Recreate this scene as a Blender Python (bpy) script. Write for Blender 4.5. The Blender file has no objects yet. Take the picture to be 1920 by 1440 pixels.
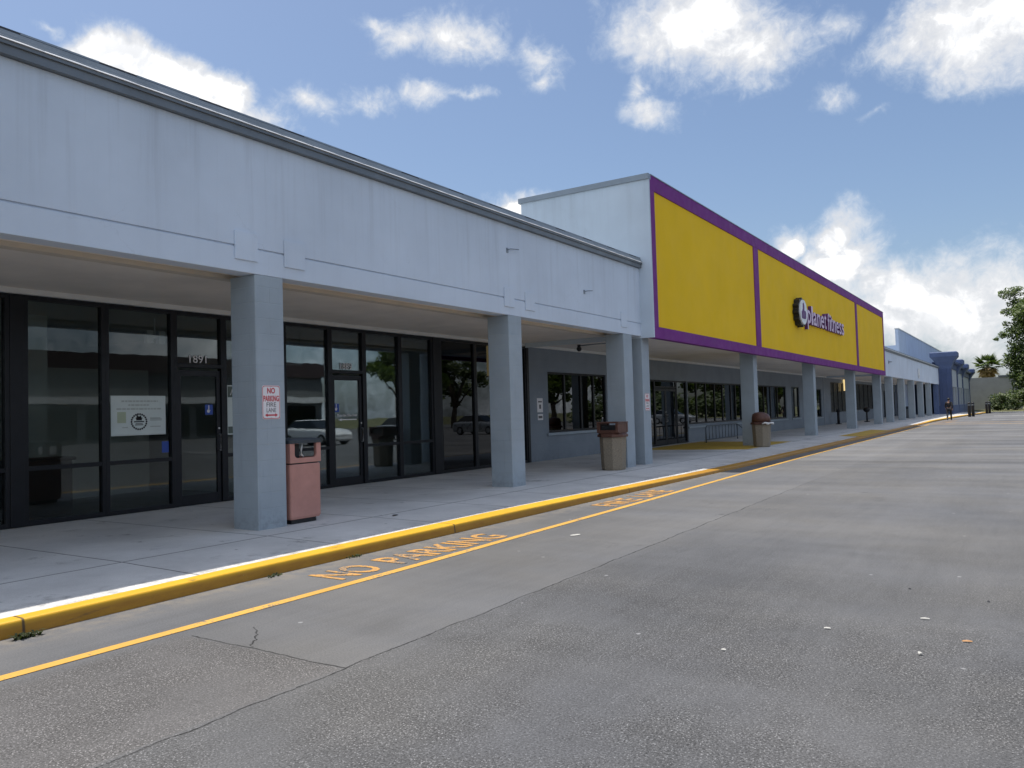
import bpy, bmesh, math, random
from mathutils import Vector, Matrix, Quaternion
random.seed(7)
R = math.radians
scene = bpy.context.scene
COL = scene.collection

# ------------------------------------------------------------------ camera
cam_d = bpy.data.cameras.new('camera'); cam = bpy.data.objects.new('camera', cam_d); COL.objects.link(cam)
yaw, pitch, roll = R(33.001), R(2.149), R(-1.651)
fv = Vector((-math.sin(yaw)*math.cos(pitch), math.cos(yaw)*math.cos(pitch), math.sin(pitch)))
rv = Vector((math.cos(yaw), math.sin(yaw), 0)); uv = rv.cross(fv)
r2 = rv*math.cos(roll)+uv*math.sin(roll); u2 = -rv*math.sin(roll)+uv*math.cos(roll)
M = Matrix((r2, u2, -fv)).transposed().to_4x4(); M.translation = Vector((8.0785, 0, 1.5))
cam.matrix_world = M
cam_d.sensor_width = 36; cam_d.lens = 36*1489.94/1920; cam_d.clip_start = .1; cam_d.clip_end = 4000
scene.camera = cam
scene.render.resolution_x, scene.render.resolution_y = 1024, 768
scene.view_settings.view_transform = 'Standard'; scene.view_settings.look = 'None'
scene.view_settings.exposure = 0.36; scene.view_settings.gamma = 1
scene.cycles.max_bounces = 8; scene.cycles.transparent_max_bounces = 12
scene.cycles.use_denoising = True

# ------------------------------------------------------------------ sun
SUN = Vector((.286, -.03, -1)).normalized()
sd = bpy.data.lights.new('sun', 'SUN'); sd.energy = 4.0; sd.angle = R(.53); sd.color = (1, .95, .87)
so = bpy.data.objects.new('sun', sd); COL.objects.link(so)
so.rotation_euler = SUN.to_track_quat('-Z', 'Y').to_euler(); so.location = (0, 0, 60)

# ------------------------------------------------------------------ sky with clouds
class NT:
    def __init__(s, tree): s.t = tree; s.n = tree.nodes; s.l = tree.links
    def node(s, typ, **kw):
        n = s.n.new(typ)
        for k, v in kw.items(): setattr(n, k, v)
        return n
    def put(s, sock, v):
        if v is None: return
        if isinstance(v, bpy.types.NodeSocket): s.l.new(v, sock)
        else: sock.default_value = v
    def math(s, op, a, b=None, c=None, clamp=False):
        n = s.node('ShaderNodeMath', operation=op); n.use_clamp = clamp
        for i, v in enumerate((a, b, c)): s.put(n.inputs[i], v)
        return n.outputs[0]
    def vec(s, op, a, b=None, c=None):
        n = s.node('ShaderNodeVectorMath', operation=op)
        for i, v in enumerate((a, b, c)):
            if v is not None: s.put(n.inputs[i], v)
        return n.outputs['Value'] if op in ('LENGTH', 'DOT_PRODUCT', 'DISTANCE') else n.outputs['Vector']
    def noise(s, vec, scale, detail=4, rough=.55, dist=0, out='Fac'):
        n = s.node('ShaderNodeTexNoise'); s.put(n.inputs['Vector'], vec)
        n.inputs['Scale'].default_value = scale; n.inputs['Detail'].default_value = detail
        n.inputs['Roughness'].default_value = rough; n.inputs['Distortion'].default_value = dist
        return n.outputs[out]
    def remap(s, v, a, b, c=0., d=1., smooth=False):
        n = s.node('ShaderNodeMapRange'); n.interpolation_type = 'SMOOTHSTEP' if smooth else 'LINEAR'
        s.put(n.inputs[0], v)
        for i, x in enumerate((a, b, c, d)): s.put(n.inputs[i+1], x)
        return n.outputs[0]
    def mix(s, f, a, b, mode='MIX'):
        n = s.node('ShaderNodeMix', data_type='RGBA', blend_type=mode)
        s.put(n.inputs[0], f)
        for sock, v in ((n.inputs[6], a), (n.inputs[7], b)):
            if isinstance(v, tuple) and len(v) == 3: v = v+(1,)
            s.put(sock, v)
        return n.outputs[2]
    def sep(s, v):
        n = s.node('ShaderNodeSeparateXYZ'); s.put(n.inputs[0], v); return n.outputs
    def comb(s, x, y, z):
        n = s.node('ShaderNodeCombineXYZ')
        for i, v in enumerate((x, y, z)): s.put(n.inputs[i], v)
        return n.outputs[0]

CLOUDS = [(-.88, .345, .04, .02, 0), (-1.056, 0.405, 0.033, 0.021, 0.0), (-1.11, 0.411, 0.018, 0.007, 0.2), (-0.883, 0.359, 0.038, 0.014, 0.35), (-0.702, 0.452, 0.047, 0.018, 0), (-0.638, 0.45, 0.051, 0.023, 0), (-0.601, 0.438, 0.034, 0.017, 0.1), (-0.537, 0.419, 0.041, 0.026, 0.2), (-0.531, 0.393, 0.031, 0.015, 0.35), (-0.515, 0.432, 0.03, 0.024, 0.45), (-0.746, 0.459, 0.027, 0.012, 0.2), (-0.813, 0.37, 0.036, 0.017, 0.15), (-0.748, 0.376, 0.05, 0.016, 0.15), (-0.674, 0.389, 0.041, 0.015, 0.15), (-0.633, 0.389, 0.041, 0.009, 0.3), (-0.335, 0.455, 0.06, 0.028, -0.5), (-0.273, 0.415, 0.067, 0.033, -.15), (-0.382, 0.42, 0.052, 0.022, 0.2), (-0.318, 0.402, 0.044, 0.02, 0.15), (-0.391, 0.36, 0.039, 0.018, 0.15), (-0.403, 0.393, 0.02, 0.026, 0.35), (-0.17, 0.422, 0.052, 0.024, 0.35), (-0.11, 0.405, 0.033, 0.022, 0.3), (-0.046, 0.388, 0.055, 0.033, -0.45), (-0.005, 0.396, 0.051, 0.038, -0.4), (-0.073, 0.374, 0.036, 0.021, 0.05), (-0.183, 0.343, 0.029, 0.016, 0.3), (-0.146, 0.32, 0.028, 0.008, 0.5), (-0.178, 0.186, 0.026, 0.022, -.35), (-0.17, 0.158, 0.039, 0.027, -0.4), (-0.202, 0.168, 0.026, 0.02, 0.05), (-0.24, 0.182, 0.022, 0.018, -.25), (-0.137, 0.14, 0.038, 0.021, 0.0), (-0.105, 0.125, 0.042, 0.027, -0.3), (-0.075, 0.101, 0.065, 0.041, -0.35), (-0.019, 0.102, 0.065, 0.051, -0.1), (-0.008, 0.146, 0.042, 0.025, 0.3), (-0.139, 0.101, 0.08, 0.036, -0.1), (-0.559, 0.258, 0.037, 0.015, -0.05)]
world = bpy.data.worlds.new('World'); scene.world = world; world.use_nodes = True
w = NT(world.node_tree); w.n.clear()
sky = w.node('ShaderNodeTexSky', sky_type='NISHITA'); sky.sun_disc = False
sky.sun_elevation = R(74.4); sky.sun_rotation = R(-96); sky.air_density = 1.0; sky.dust_density = 2.2; sky.ozone_density = 2.0
dirn = w.node('ShaderNodeTexCoord').outputs['Generated']
dx, dy, dz = w.sep(dirn)
az = w.math('ARCTAN2', dx, dy); el = w.math('ARCSINE', dz)
ae = w.comb(az, el, 0.)
warp = w.noise(dirn, 9, 3, .5, out='Color')
warp = w.vec('MULTIPLY', w.vec('SUBTRACT', warp, (.5, .5, .5)), (.075, .05, 0.))
warp2 = w.vec('MULTIPLY', w.vec('SUBTRACT', w.noise(dirn, 34, 4, .55, out='Color'), (.5, .5, .5)), (.03, .022, 0.))
ae = w.vec('ADD', w.vec('ADD', ae, warp), warp2)
m = None
CRISP = [(-1.012, 0.387, 0.092, 0.050, 3.), (-0.934, 0.366, 0.066, 0.044, 3.), (-.965, .37, .085, .045, 3.), (-0.178, 0.183, 0.030, 0.030, 2.6), (-0.168, 0.155, 0.046, 0.033, 2.4), (-0.240, 0.178, 0.026, 0.020, 2.6), (-.2, .15, .04, .03, 2.4), (-0.559, 0.252, 0.042, 0.019, 2.6), (-.105, .12, .05, .03, 1.8)]
for a, e, ra, re, k in CRISP:
    v = w.vec('MULTIPLY_ADD', ae, (k/ra, k/re, 0), (-a*k/ra, -e*k/re, 0))
    d = w.math('ADD', w.vec('LENGTH', v), .9-k)
    m = d if m is None else w.math('MINIMUM', m, d)
for a, e, ra, re, off in CLOUDS:
    v = w.vec('MULTIPLY_ADD', ae, (1/(ra*1.42), 1/(re*1.6), 0), (-a/(ra*1.42), -e/(re*1.6), 0))
    d = w.math('ADD', w.vec('LENGTH', v), off)
    m = d if m is None else w.math('MINIMUM', m, d)
mask = w.math('SUBTRACT', 1.0, m)
# clouds over the rest of the sky dome (seen only in the glass and as light)
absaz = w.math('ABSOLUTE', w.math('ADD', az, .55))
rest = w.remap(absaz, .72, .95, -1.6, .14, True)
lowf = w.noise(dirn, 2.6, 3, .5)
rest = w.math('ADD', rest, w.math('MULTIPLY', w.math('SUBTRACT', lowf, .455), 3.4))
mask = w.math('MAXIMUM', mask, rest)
n1 = w.noise(dirn, 17, 12, .62, .5)
nf = w.noise(dirn, 60, 8, .66, .6)
nlow = w.noise(dirn, 8, 4, .5)
turb = w.math('ADD', w.math('MULTIPLY', w.math('SUBTRACT', n1, .5), 1.9), w.math('MULTIPLY', w.math('SUBTRACT', nf, .5), 1.0))
dens = w.math('ADD', w.math('MULTIPLY', mask, 1.15), turb)
fac = w.remap(dens, -.02, 1.2, 0, 1, True)
# lit tops, grey bases: compare the cloud with itself a little higher up
up = w.vec('ADD', dirn, (0, 0, .02))
n2 = w.noise(up, 17, 6, .58, .5)
thick = w.remap(dens, .55, 1.4, 0, 1, True)
shade = w.math('MULTIPLY', thick, w.remap(w.math('SUBTRACT', n2, n1), -.05, .10, 0., 1, True))
shade = w.math('MULTIPLY', shade, w.remap(nlow, .38, .62, .25, 1.))
lit = w.remap(dens, .15, 1.0, 0, 1, True)
ccol = w.mix(lit, (.52, .59, .68), (.66, .67, .69))
ccol = w.mix(w.remap(dens, .95, 1.6, 0, 1, True), ccol, (.98, .98, .98))
ccol = w.mix(w.math('MULTIPLY', shade, .6), ccol, (.47, .49, .53))
fill_gain = w.remap(absaz, .78, 1.05, 1., 1.6, True)  # out-of-view clouds brightened to add fill light on the facade
ccol = w.vec('MULTIPLY', ccol, w.comb(fill_gain, fill_gain, fill_gain))
bg1 = w.node('ShaderNodeBackground'); bg1.inputs[1].default_value = .1
w.l.new(w.mix(1., sky.outputs[0], (1.02, 1.06, 1.10), 'MULTIPLY'), bg1.inputs[0])
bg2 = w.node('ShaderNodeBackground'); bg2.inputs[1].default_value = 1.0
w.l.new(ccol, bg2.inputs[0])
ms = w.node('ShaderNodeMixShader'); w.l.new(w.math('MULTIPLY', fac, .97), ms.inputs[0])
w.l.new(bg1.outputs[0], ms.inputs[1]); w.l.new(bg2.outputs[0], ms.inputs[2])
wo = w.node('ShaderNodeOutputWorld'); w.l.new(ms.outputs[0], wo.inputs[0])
world.cycles.sampling_method = 'MANUAL'; world.cycles.sample_map_resolution = 512

# ------------------------------------------------------------------ materials
def new_mat(name):
    mt = bpy.data.materials.new(name); mt.use_nodes = True
    t = NT(mt.node_tree); b = t.n['Principled BSDF']
    return mt, t, b
def plain(name, col, rough=.6, metal=0., var=.12, scale=3., bump=0., bscale=60., emit=None, spec=.5):
    mt, t, b = new_mat(name)
    P = t.node('ShaderNodeTexCoord').outputs['Object']
    n = t.noise(P, scale, 6, .6)
    f = t.remap(n, .3, .7, 1-var, 1+var)
    c = t.mix(1., tuple(col), t.comb(f, f, f), 'MULTIPLY')
    t.l.new(c, b.inputs['Base Color'])
    t.put(b.inputs['Roughness'], t.remap(t.noise(P, scale*2.3, 3), .3, .7, max(.02, rough-.08), min(1, rough+.08)))
    b.inputs['Metallic'].default_value = metal; b.inputs['Specular IOR Level'].default_value = spec
    if bump:
        bn = t.node('ShaderNodeBump'); bn.inputs['Strength'].default_value = bump; bn.inputs['Distance'].default_value = .01
        t.l.new(t.noise(P, bscale, 5, .6), bn.inputs['Height']); t.l.new(bn.outputs[0], b.inputs['Normal'])
    if emit:
        b.inputs['Emission Color'].default_value = tuple(emit[0])+(1,); b.inputs['Emission Strength'].default_value = emit[1]
    return mt
def stucco(name, col, streak=.22, ztop=5.1, span=1.9):
    mt, t, b = new_mat(name)
    P = t.node('ShaderNodeNewGeometry').outputs['Position']
    x, y, z = t.sep(P)
    sv = t.comb(t.math('MULTIPLY', x, 3.), t.math('MULTIPLY', y, 3.4), t.math('MULTIPLY', z, .16))
    s1 = t.noise(sv, 1.6, 5, .62)
    s2 = t.noise(t.vec('MULTIPLY', P, (9., 9., .35)), 1., 4, .6)
    st = t.remap(s1, .5, .72, 0, 1, True); st2 = t.remap(s2, .52, .75, 0, .6, True)
    h = t.remap(z, ztop-span, ztop, .12, 1.)
    st = t.math('MULTIPLY', t.math('ADD', st, st2, clamp=True), h)
    big = t.remap(t.noise(P, .7, 4, .55), .3, .7, .93, 1.06)
    c = t.mix(1., tuple(col), t.comb(big, big, big), 'MULTIPLY')
    blot = t.remap(t.noise(P, 2.2, 6, .65), .56, .74, 0, .35, True)
    c = t.mix(t.math('MULTIPLY', st, streak*2), c, (.16, .165, .18))
    c = t.mix(t.math('MULTIPLY', blot, streak*1.6), c, (.24, .245, .27))
    hv = t.node('ShaderNodeTexVoronoi', feature='DISTANCE_TO_EDGE'); hv.inputs['Scale'].default_value = .55
    t.l.new(t.vec('ADD', P, t.vec('MULTIPLY', t.noise(P, 1.7, 6, .7, out='Color'), (.6, .6, .6))), hv.inputs['Vector'])
    hc = t.math('MULTIPLY', t.remap(hv.outputs['Distance'], .001, .004, .10, 0), t.remap(t.noise(P, .5, 3), .5, .62, 0, 1, True))
    c = t.mix(hc, c, (.2, .21, .23))
    t.l.new(c, b.inputs['Base Color']); b.inputs['Roughness'].default_value = .85; b.inputs['Specular IOR Level'].default_value = .25
    bn = t.node('ShaderNodeBump'); bn.inputs['Strength'].default_value = .25; bn.inputs['Distance'].default_value = .008
    t.l.new(t.noise(P, 70, 6, .7), bn.inputs['Height']); t.l.new(bn.outputs[0], b.inputs['Normal'])
    return mt
def block_paint(name, col):
    mt, t, b = new_mat(name)
    P = t.node('ShaderNodeNewGeometry').outputs['Position']
    x, y, z = t.sep(P)
    br = t.node('ShaderNodeTexBrick'); t.l.new(t.comb(t.math('ADD', x, y), z, 0.), br.inputs['Vector'])
    br.inputs['Scale'].default_value = 1.; br.inputs['Brick Width'].default_value = .4; br.inputs['Row Height'].default_value = .2
    br.inputs['Mortar Size'].default_value = .006; br.inputs['Mortar Smooth'].default_value = .4
    big = t.remap(t.noise(P, 1.3, 5, .6), .3, .7, .9, 1.08)
    c = t.mix(1., tuple(col), t.comb(big, big, big), 'MULTIPLY')
    c = t.mix(t.math('MULTIPLY', t.remap(z, .14, .5, 1., 0., True), t.remap(t.noise(P, 11, 6, .7), .42, .62, .05, .32, True)), c, (.15, .155, .16))
    drip = t.noise(t.comb(t.math('MULTIPLY', t.math('ADD', x, y), 14.), 0., t.math('MULTIPLY', z, .7)), 1., 5, .65)
    c = t.mix(t.remap(drip, .56, .74, 0, .3, True), c, (.2, .22, .25))
    sc = t.remap(t.noise(P, 5, 7, .7), .62, .74, 0, .35, True)
    c = t.mix(sc, c, (.36, .40, .45))
    t.l.new(c, b.inputs['Base Color']); b.inputs['Roughness'].default_value = .7; b.inputs['Specular IOR Level'].default_value = .3
    bn = t.node('ShaderNodeBump'); bn.inputs['Strength'].default_value = .45; bn.inputs['Distance'].default_value = .01
    hgt = t.math('SUBTRACT', t.math('MULTIPLY', t.noise(P, 55, 5, .7), .5), br.outputs['Fac'])
    t.l.new(hgt, bn.inputs['Height']); t.l.new(bn.outputs[0], b.inputs['Normal'])
    return mt
def glass(name, tint, boost=1.25):
    mt = bpy.data.materials.new(name); mt.use_nodes = True; t = NT(mt.node_tree); t.n.clear()
    tr = t.node('ShaderNodeBsdfTransparent'); tr.inputs[0].default_value = tuple(tint)+(1,)
    gl = t.node('ShaderNodeBsdfGlossy'); gl.inputs['Roughness'].default_value = .0; gl.inputs['Color'].default_value = (.93, .97, 1, 1)
    P = t.node('ShaderNodeNewGeometry').outputs['Position']
    bn = t.node('ShaderNodeBump'); bn.inputs['Strength'].default_value = .012; bn.inputs['Distance'].default_value = .05
    t.l.new(t.noise(P, 1.2, 2), bn.inputs['Height']); t.l.new(bn.outputs[0], gl.inputs['Normal'])
    fr = t.node('ShaderNodeFresnel'); fr.inputs[0].default_value = 1.52
    f = t.math('MULTIPLY', fr.outputs[0], boost, clamp=True)
    mx = t.node('ShaderNodeMixShader'); t.l.new(f, mx.inputs[0]); t.l.new(tr.outputs[0], mx.inputs[1]); t.l.new(gl.outputs[0], mx.inputs[2])
    o = t.node('ShaderNodeOutputMaterial'); t.l.new(mx.outputs[0], o.inputs[0])
    return mt
def asphalt_mat():
    mt, t, b = new_mat('asphalt')
    P = t.node('ShaderNodeNewGeometry').outputs['Position']; x, y, z = t.sep(P)
    Pw = t.vec('ADD', P, t.vec('MULTIPLY', t.vec('SUBTRACT', t.noise(P, 1.1, 5, .6, out='Color'), (.5, .5, .5)), (.5, .5, 0)))
    big = t.noise(P, .22, 5, .6); mid = t.noise(Pw, 1.3, 6, .65)
    # wheel-polished lanes run along the building
    lane = t.noise(t.vec('MULTIPLY', P, (.8, .05, 1)), 1., 4, .55)
    cross = t.noise(t.vec('MULTIPLY', P, (.12, .55, 1)), 1., 5, .6)
    v = t.math('ADD', t.math('MULTIPLY', t.math('SUBTRACT', big, .5), .7), t.math('MULTIPLY', t.math('SUBTRACT', mid, .5), .35))
    v = t.math('ADD', v, t.math('MULTIPLY', t.math('SUBTRACT', lane, .5), .5))
    v = t.math('ADD', v, t.math('MULTIPLY', t.math('SUBTRACT', cross, .5), .75))
    # coarse worn aggregate close to the camera side, smooth seal coat near the building
    wob = t.math('MULTIPLY', t.math('SUBTRACT', t.noise(P, .5, 4), .5), 1.6)
    patch = t.math('MULTIPLY', t.remap(t.math('ADD', x, t.math('MULTIPLY', wob, .25)), 2.85, 3.1, 0, 1, True), t.remap(x, 4.52, 4.56, 1, 0))
    patch = t.math('MULTIPLY', patch, t.remap(t.math('ADD', y, t.math('MULTIPLY', t.math('SUBTRACT', t.noise(P, 9, 4), .5), .06)), 3.46, 3.5, 1, 0))
    lot = t.math('MULTIPLY', t.remap(x, 4.53, 4.56, 0, 1), t.remap(t.math('ADD', y, t.math('MULTIPLY', wob, 2.2)), 4.0, 9.5, 1, .15, True))
    rough_area = t.math('MAXIMUM', t.math('MULTIPLY', patch, 1.), t.math('MULTIPLY', lot, .85))
    rough_area = t.math('MULTIPLY', rough_area, t.remap(t.noise(P, .9, 4, .6), .36, .58, .35, 1, True))
    vo = t.node('ShaderNodeTexVoronoi'); vo.inputs['Scale'].default_value = 95; t.l.new(P, vo.inputs['Vector'])
    vr = t.node('ShaderNodeTexWhiteNoise'); t.l.new(vo.outputs['Position'], vr.inputs['Vector'])
    stone = t.math('MULTIPLY', t.remap(vo.outputs['Distance'], .25, .5, 1, 0, True), t.remap(vr.outputs['Value'], .45, 1, 0, 1))
    fine = t.noise(P, 80, 5, .85)
    val = t.math('ADD', .114, t.math('MULTIPLY', v, .115))
    val = t.math('ADD', val, t.math('MULTIPLY', t.math('SUBTRACT', fine, .5), t.math('ADD', .23, t.math('MULTIPLY', rough_area, .34))))
    val = t.math('ADD', val, t.math('MULTIPLY', t.math('MULTIPLY', stone, rough_area), .25))
    val = t.math('SUBTRACT', val, t.math('MULTIPLY', rough_area, .030))
    # oil and tyre darkening
    oil = t.remap(t.noise(t.vec('MULTIPLY', P, (.55, .33, 1)), 1., 5, .6), .60, .75, 0, .16, True)
    val = t.math('MULTIPLY', val, t.math('SUBTRACT', 1., oil))
    sc1 = t.noise(t.vec('MULTIPLY', P, (9., 1.1, 1)), 1., 5, .65, 1.2)
    val = t.math('ADD', val, t.math('MULTIPLY', t.math('SUBTRACT', sc1, .5), .035))
    # pale gum and paint specks
    v2 = t.node('ShaderNodeTexVoronoi'); v2.inputs['Scale'].default_value = 2.4; t.l.new(P, v2.inputs['Vector'])
    v2r = t.node('ShaderNodeTexWhiteNoise'); t.l.new(v2.outputs['Position'], v2r.inputs['Vector'])
    gum = t.math('MULTIPLY', t.remap(v2.outputs['Distance'], .035, .05, 1, 0), t.math('GREATER_THAN', v2r.outputs['Value'], .6))
    val = t.math('ADD', val, t.math('MULTIPLY', gum, .13))
    # seam between two paving passes and the edge crack of the patch
    sx = t.math('ADD', x, t.math('MULTIPLY', t.math('SUBTRACT', t.noise(t.comb(0., y, 0.), 1.7, 6, .65), .5), .13))
    ctr = t.math('SUBTRACT', 4.60, t.math('MULTIPLY', y, .012))
    dseam = t.math('ABSOLUTE', t.math('SUBTRACT', sx, ctr))
    seam = t.math('MULTIPLY', t.remap(t.math('ADD', dseam, t.math('MULTIPLY', t.math('SUBTRACT', t.noise(P, 14, 4, .7), .5), .020)), .001, .010, 1, 0), t.remap(y, 13., 19., 1, .0))
    px = t.math('ADD', y, t.math('MULTIPLY', t.math('SUBTRACT', t.noise(t.comb(x, 3.3, 0.), 2.2, 6, .65), .5), .10))
    c2 = t.math('MULTIPLY', t.remap(t.math('ABSOLUTE', t.math('SUBTRACT', px, 3.49)), .002, .009, 1, 0), t.math('MULTIPLY', t.math('GREATER_THAN', x, 3.05), t.math('LESS_THAN', x, 4.56)))
    qx = t.math('SUBTRACT', x, t.math('MULTIPLY', t.math('SUBTRACT', t.noise(t.comb(1.7, y, 0.), 5., 4, .6), .5), .5))
    c3 = t.math('MULTIPLY', t.remap(t.math('ABSOLUTE', t.math('SUBTRACT', t.math('ADD', qx, t.math('MULTIPLY', y, 1.15)), 7.72)), .003, .011, 1, 0), t.math('MULTIPLY', t.math('GREATER_THAN', y, 3.49), t.math('LESS_THAN', y, 3.86)))
    wv = t.node('ShaderNodeTexVoronoi', feature='DISTANCE_TO_EDGE'); wv.inputs['Scale'].default_value = .42
    t.l.new(t.vec('ADD', P, t.vec('MULTIPLY', t.noise(P, 2.6, 6, .7, out='Color'), (.7, .7, 0))), wv.inputs['Vector'])
    web = t.math('MULTIPLY', t.remap(wv.outputs['Distance'], .0015, .005, .16, 0), t.remap(t.noise(P, .28, 3), .52, .62, 0, 1, True))
    ov = t.node('ShaderNodeTexVoronoi'); ov.inputs['Scale'].default_value = 1.15; t.l.new(Pw, ov.inputs['Vector'])
    orr = t.node('ShaderNodeTexWhiteNoise'); t.l.new(ov.outputs['Position'], orr.inputs['Vector'])
    drips = t.math('MULTIPLY', t.remap(ov.outputs['Distance'], .02, .09, .42, 0, True), t.math('GREATER_THAN', orr.outputs['Value'], .62))
    val = t.math('MULTIPLY', val, t.math('SUBTRACT', 1., drips))
    crack = t.math('MAXIMUM', web, t.math('MAXIMUM', seam, t.math('MAXIMUM', c2, c3)))
    side = t.remap(t.math('SUBTRACT', sx, ctr), -.01, .03, .0, .012)
    val = t.math('SUBTRACT', val, side)
    val = t.math('MULTIPLY', val, t.math('SUBTRACT', 1., t.math('MULTIPLY', crack, t.remap(t.noise(P, 3.1, 5, .7), .35, .62, .45, .95))))
    # grit and dust washed up against the kerb
    dust = t.math('MULTIPLY', t.remap(t.math('ADD', x, t.math('MULTIPLY', wob, .15)), 1.95, 2.35, .5, 0, True), t.remap(t.noise(P, 6, 5, .7), .4, .6, 0, 1))
    val = t.math('ADD', val, t.math('MULTIPLY', t.remap(y, 9., 34., 0, 1, True), t.math('ADD', .012, t.math('MULTIPLY', t.math('SUBTRACT', cross, .42), .14))))  # grazing sheen painted in: lighter with distance, broken by cross bands
    tint = t.mix(t.remap(t.noise(P, .45, 4), .35, .65, 0, 1), (.98, 1.0, 1.06), (1.02, 1.0, .98))
    tint = t.mix(t.math('MULTIPLY', patch, .5), tint, (1.06, .99, .95))
    c = t.mix(1., t.comb(val, val, val), tint, 'MULTIPLY')
    c = t.mix(dust, c, (.22, .19, .15))
    t.l.new(c, b.inputs['Base Color'])
    t.put(b.inputs['Roughness'], t.remap(mid, .3, .7, .72, .92)); b.inputs['Specular IOR Level'].default_value = .35
    bn = t.node('ShaderNodeBump'); bn.inputs['Strength'].default_value = .55; bn.inputs['Distance'].default_value = .012
    h = t.math('ADD', t.math('MULTIPLY', fine, .35), t.math('MULTIPLY', t.math('MULTIPLY', stone, rough_area), .6))
    h = t.math('SUBTRACT', h, t.math('MULTIPLY', crack, 1.6))
    t.l.new(h, bn.inputs['Height']); t.l.new(bn.outputs[0], b.inputs['Normal'])
    return mt
def concrete_mat(name='concrete', base=.60):
    mt, t, b = new_mat(name)
    P = t.node('ShaderNodeNewGeometry').outputs['Position']; x, y, z = t.sep(P)
    a = t.remap(t.noise(P, .8, 6, .62), .3, .7, .80, 1.12); f = t.remap(t.noise(P, 120, 3, .7), .3, .7, .86, 1.12)
    k = t.math('MULTIPLY', t.math('MULTIPLY', a, f), base)
    stain = t.remap(t.noise(P, 2.3, 7, .7), .58, .72, 0, .45, True)
    k = t.math('MULTIPLY', k, t.math('SUBTRACT', 1., stain))
    ln = t.math('ADD', x, t.math('MULTIPLY', t.math('SUBTRACT', t.noise(t.comb(0., y, 0.), 2., 5), .5), .03))
    j1 = t.remap(t.math('ABSOLUTE', t.math('SUBTRACT', ln, .46)), .008, .018, 1, 0)
    cr = t.math('ADD', y, t.math('MULTIPLY', t.math('SUBTRACT', t.noise(t.comb(x, 0., 0.), 2., 5), .5), .03))
    ph = t.math('SUBTRACT', cr, .93)
    mod = t.math('SUBTRACT', t.math('PINGPONG', ph, .90), 0.)
    j2 = t.remap(mod, .006, .014, 1, 0)
    j = t.math('MAXIMUM', j1, j2)
    soil = t.math('MULTIPLY', t.remap(x, 1.2, 1.75, 0, 1), t.remap(t.noise(P, 7, 7, .72), .42, .66, 0, .42, True))
    k = t.math('MULTIPLY', k, t.math('SUBTRACT', 1., soil))
    spots = t.node('ShaderNodeTexVoronoi'); spots.inputs['Scale'].default_value = 3.1; t.l.new(P, spots.inputs['Vector'])
    sr = t.node('ShaderNodeTexWhiteNoise'); t.l.new(spots.outputs['Position'], sr.inputs['Vector'])
    sp = t.math('MULTIPLY', t.remap(spots.outputs['Distance'], .03, .08, .55, 0), t.math('GREATER_THAN', sr.outputs['Value'], .5))
    k = t.math('MULTIPLY', k, t.math('SUBTRACT', 1., sp))
    k = t.math('MULTIPLY', k, t.math('SUBTRACT', 1., t.math('MULTIPLY', j, .72)))
    c = t.mix(1., t.comb(k, k, k), (1.0, .985, .95), 'MULTIPLY')
    t.l.new(c, b.inputs['Base Color']); b.inputs['Roughness'].default_value = .85; b.inputs['Specular IOR Level'].default_value = .3
    bn = t.node('ShaderNodeBump'); bn.inputs['Strength'].default_value = .35; bn.inputs['Distance'].default_value = .008
    h = t.math('SUBTRACT', t.math('MULTIPLY', t.noise(P, 110, 4, .7), .5), j)
    t.l.new(h, bn.inputs['Height']); t.l.new(bn.outputs[0], b.inputs['Normal'])
    return mt
def worn_paint(name, col, under, wear=.55, dirt_shade=None, rough=.6, kerb=False):
    mt, t, b = new_mat(name)
    P = t.node('ShaderNodeNewGeometry').outputs['Position']; x, y, z = t.sep(P)
    n = t.noise(P, 38, 6, .72); n2 = t.noise(P, 2.2, 5, .6)
    wv = t.math('ADD', n, t.math('MULTIPLY', t.math('SUBTRACT', n2, .5), .7))
    f = t.remap(wv, wear, wear+.12, 0, 1, True)
    sh = t.remap(t.noise(P, 1.1, 5, .6), .3, .7, .84, 1.1)
    c = t.mix(1., tuple(col), t.comb(sh, sh, sh), 'MULTIPLY')
    if dirt_shade:
        lowz = t.remap(z, .062, .112, 1, .0, True)  # front face browned: dirt plus its shade put into the paint colour
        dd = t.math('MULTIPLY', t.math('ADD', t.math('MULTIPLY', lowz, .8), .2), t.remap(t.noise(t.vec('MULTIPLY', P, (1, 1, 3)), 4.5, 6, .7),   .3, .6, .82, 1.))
        c = t.mix(dd, c, tuple(dirt_shade))
        sc = t.math('MULTIPLY', t.remap(t.noise(t.vec('MULTIPLY', P, (3, 2.2, 24)), 1., 6, .7), .58, .72, 0, .6, True), t.remap(t.noise(P, .7, 3), .45, .6, 0, 1, True))
        c = t.mix(sc, c, (.05, .04, .03))
        jn = t.math('PINGPONG', t.math('SUBTRACT', y, 2.93), 2.60)
        c = t.mix(t.remap(jn, .006, .014, .85, 0), c, (.03, .025, .02))
    c = t.mix(f, c, tuple(under))
    t.l.new(c, b.inputs['Base Color']); b.inputs['Roughness'].default_value = rough
    bn = t.node('ShaderNodeBump'); bn.inputs['Strength'].default_value = .3; bn.inputs['Distance'].default_value = .006
    t.l.new(t.noise(P, 90, 4, .7), bn.inputs['Height']); t.l.new(bn.outputs[0], b.inputs['Normal'])
    return mt
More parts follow.
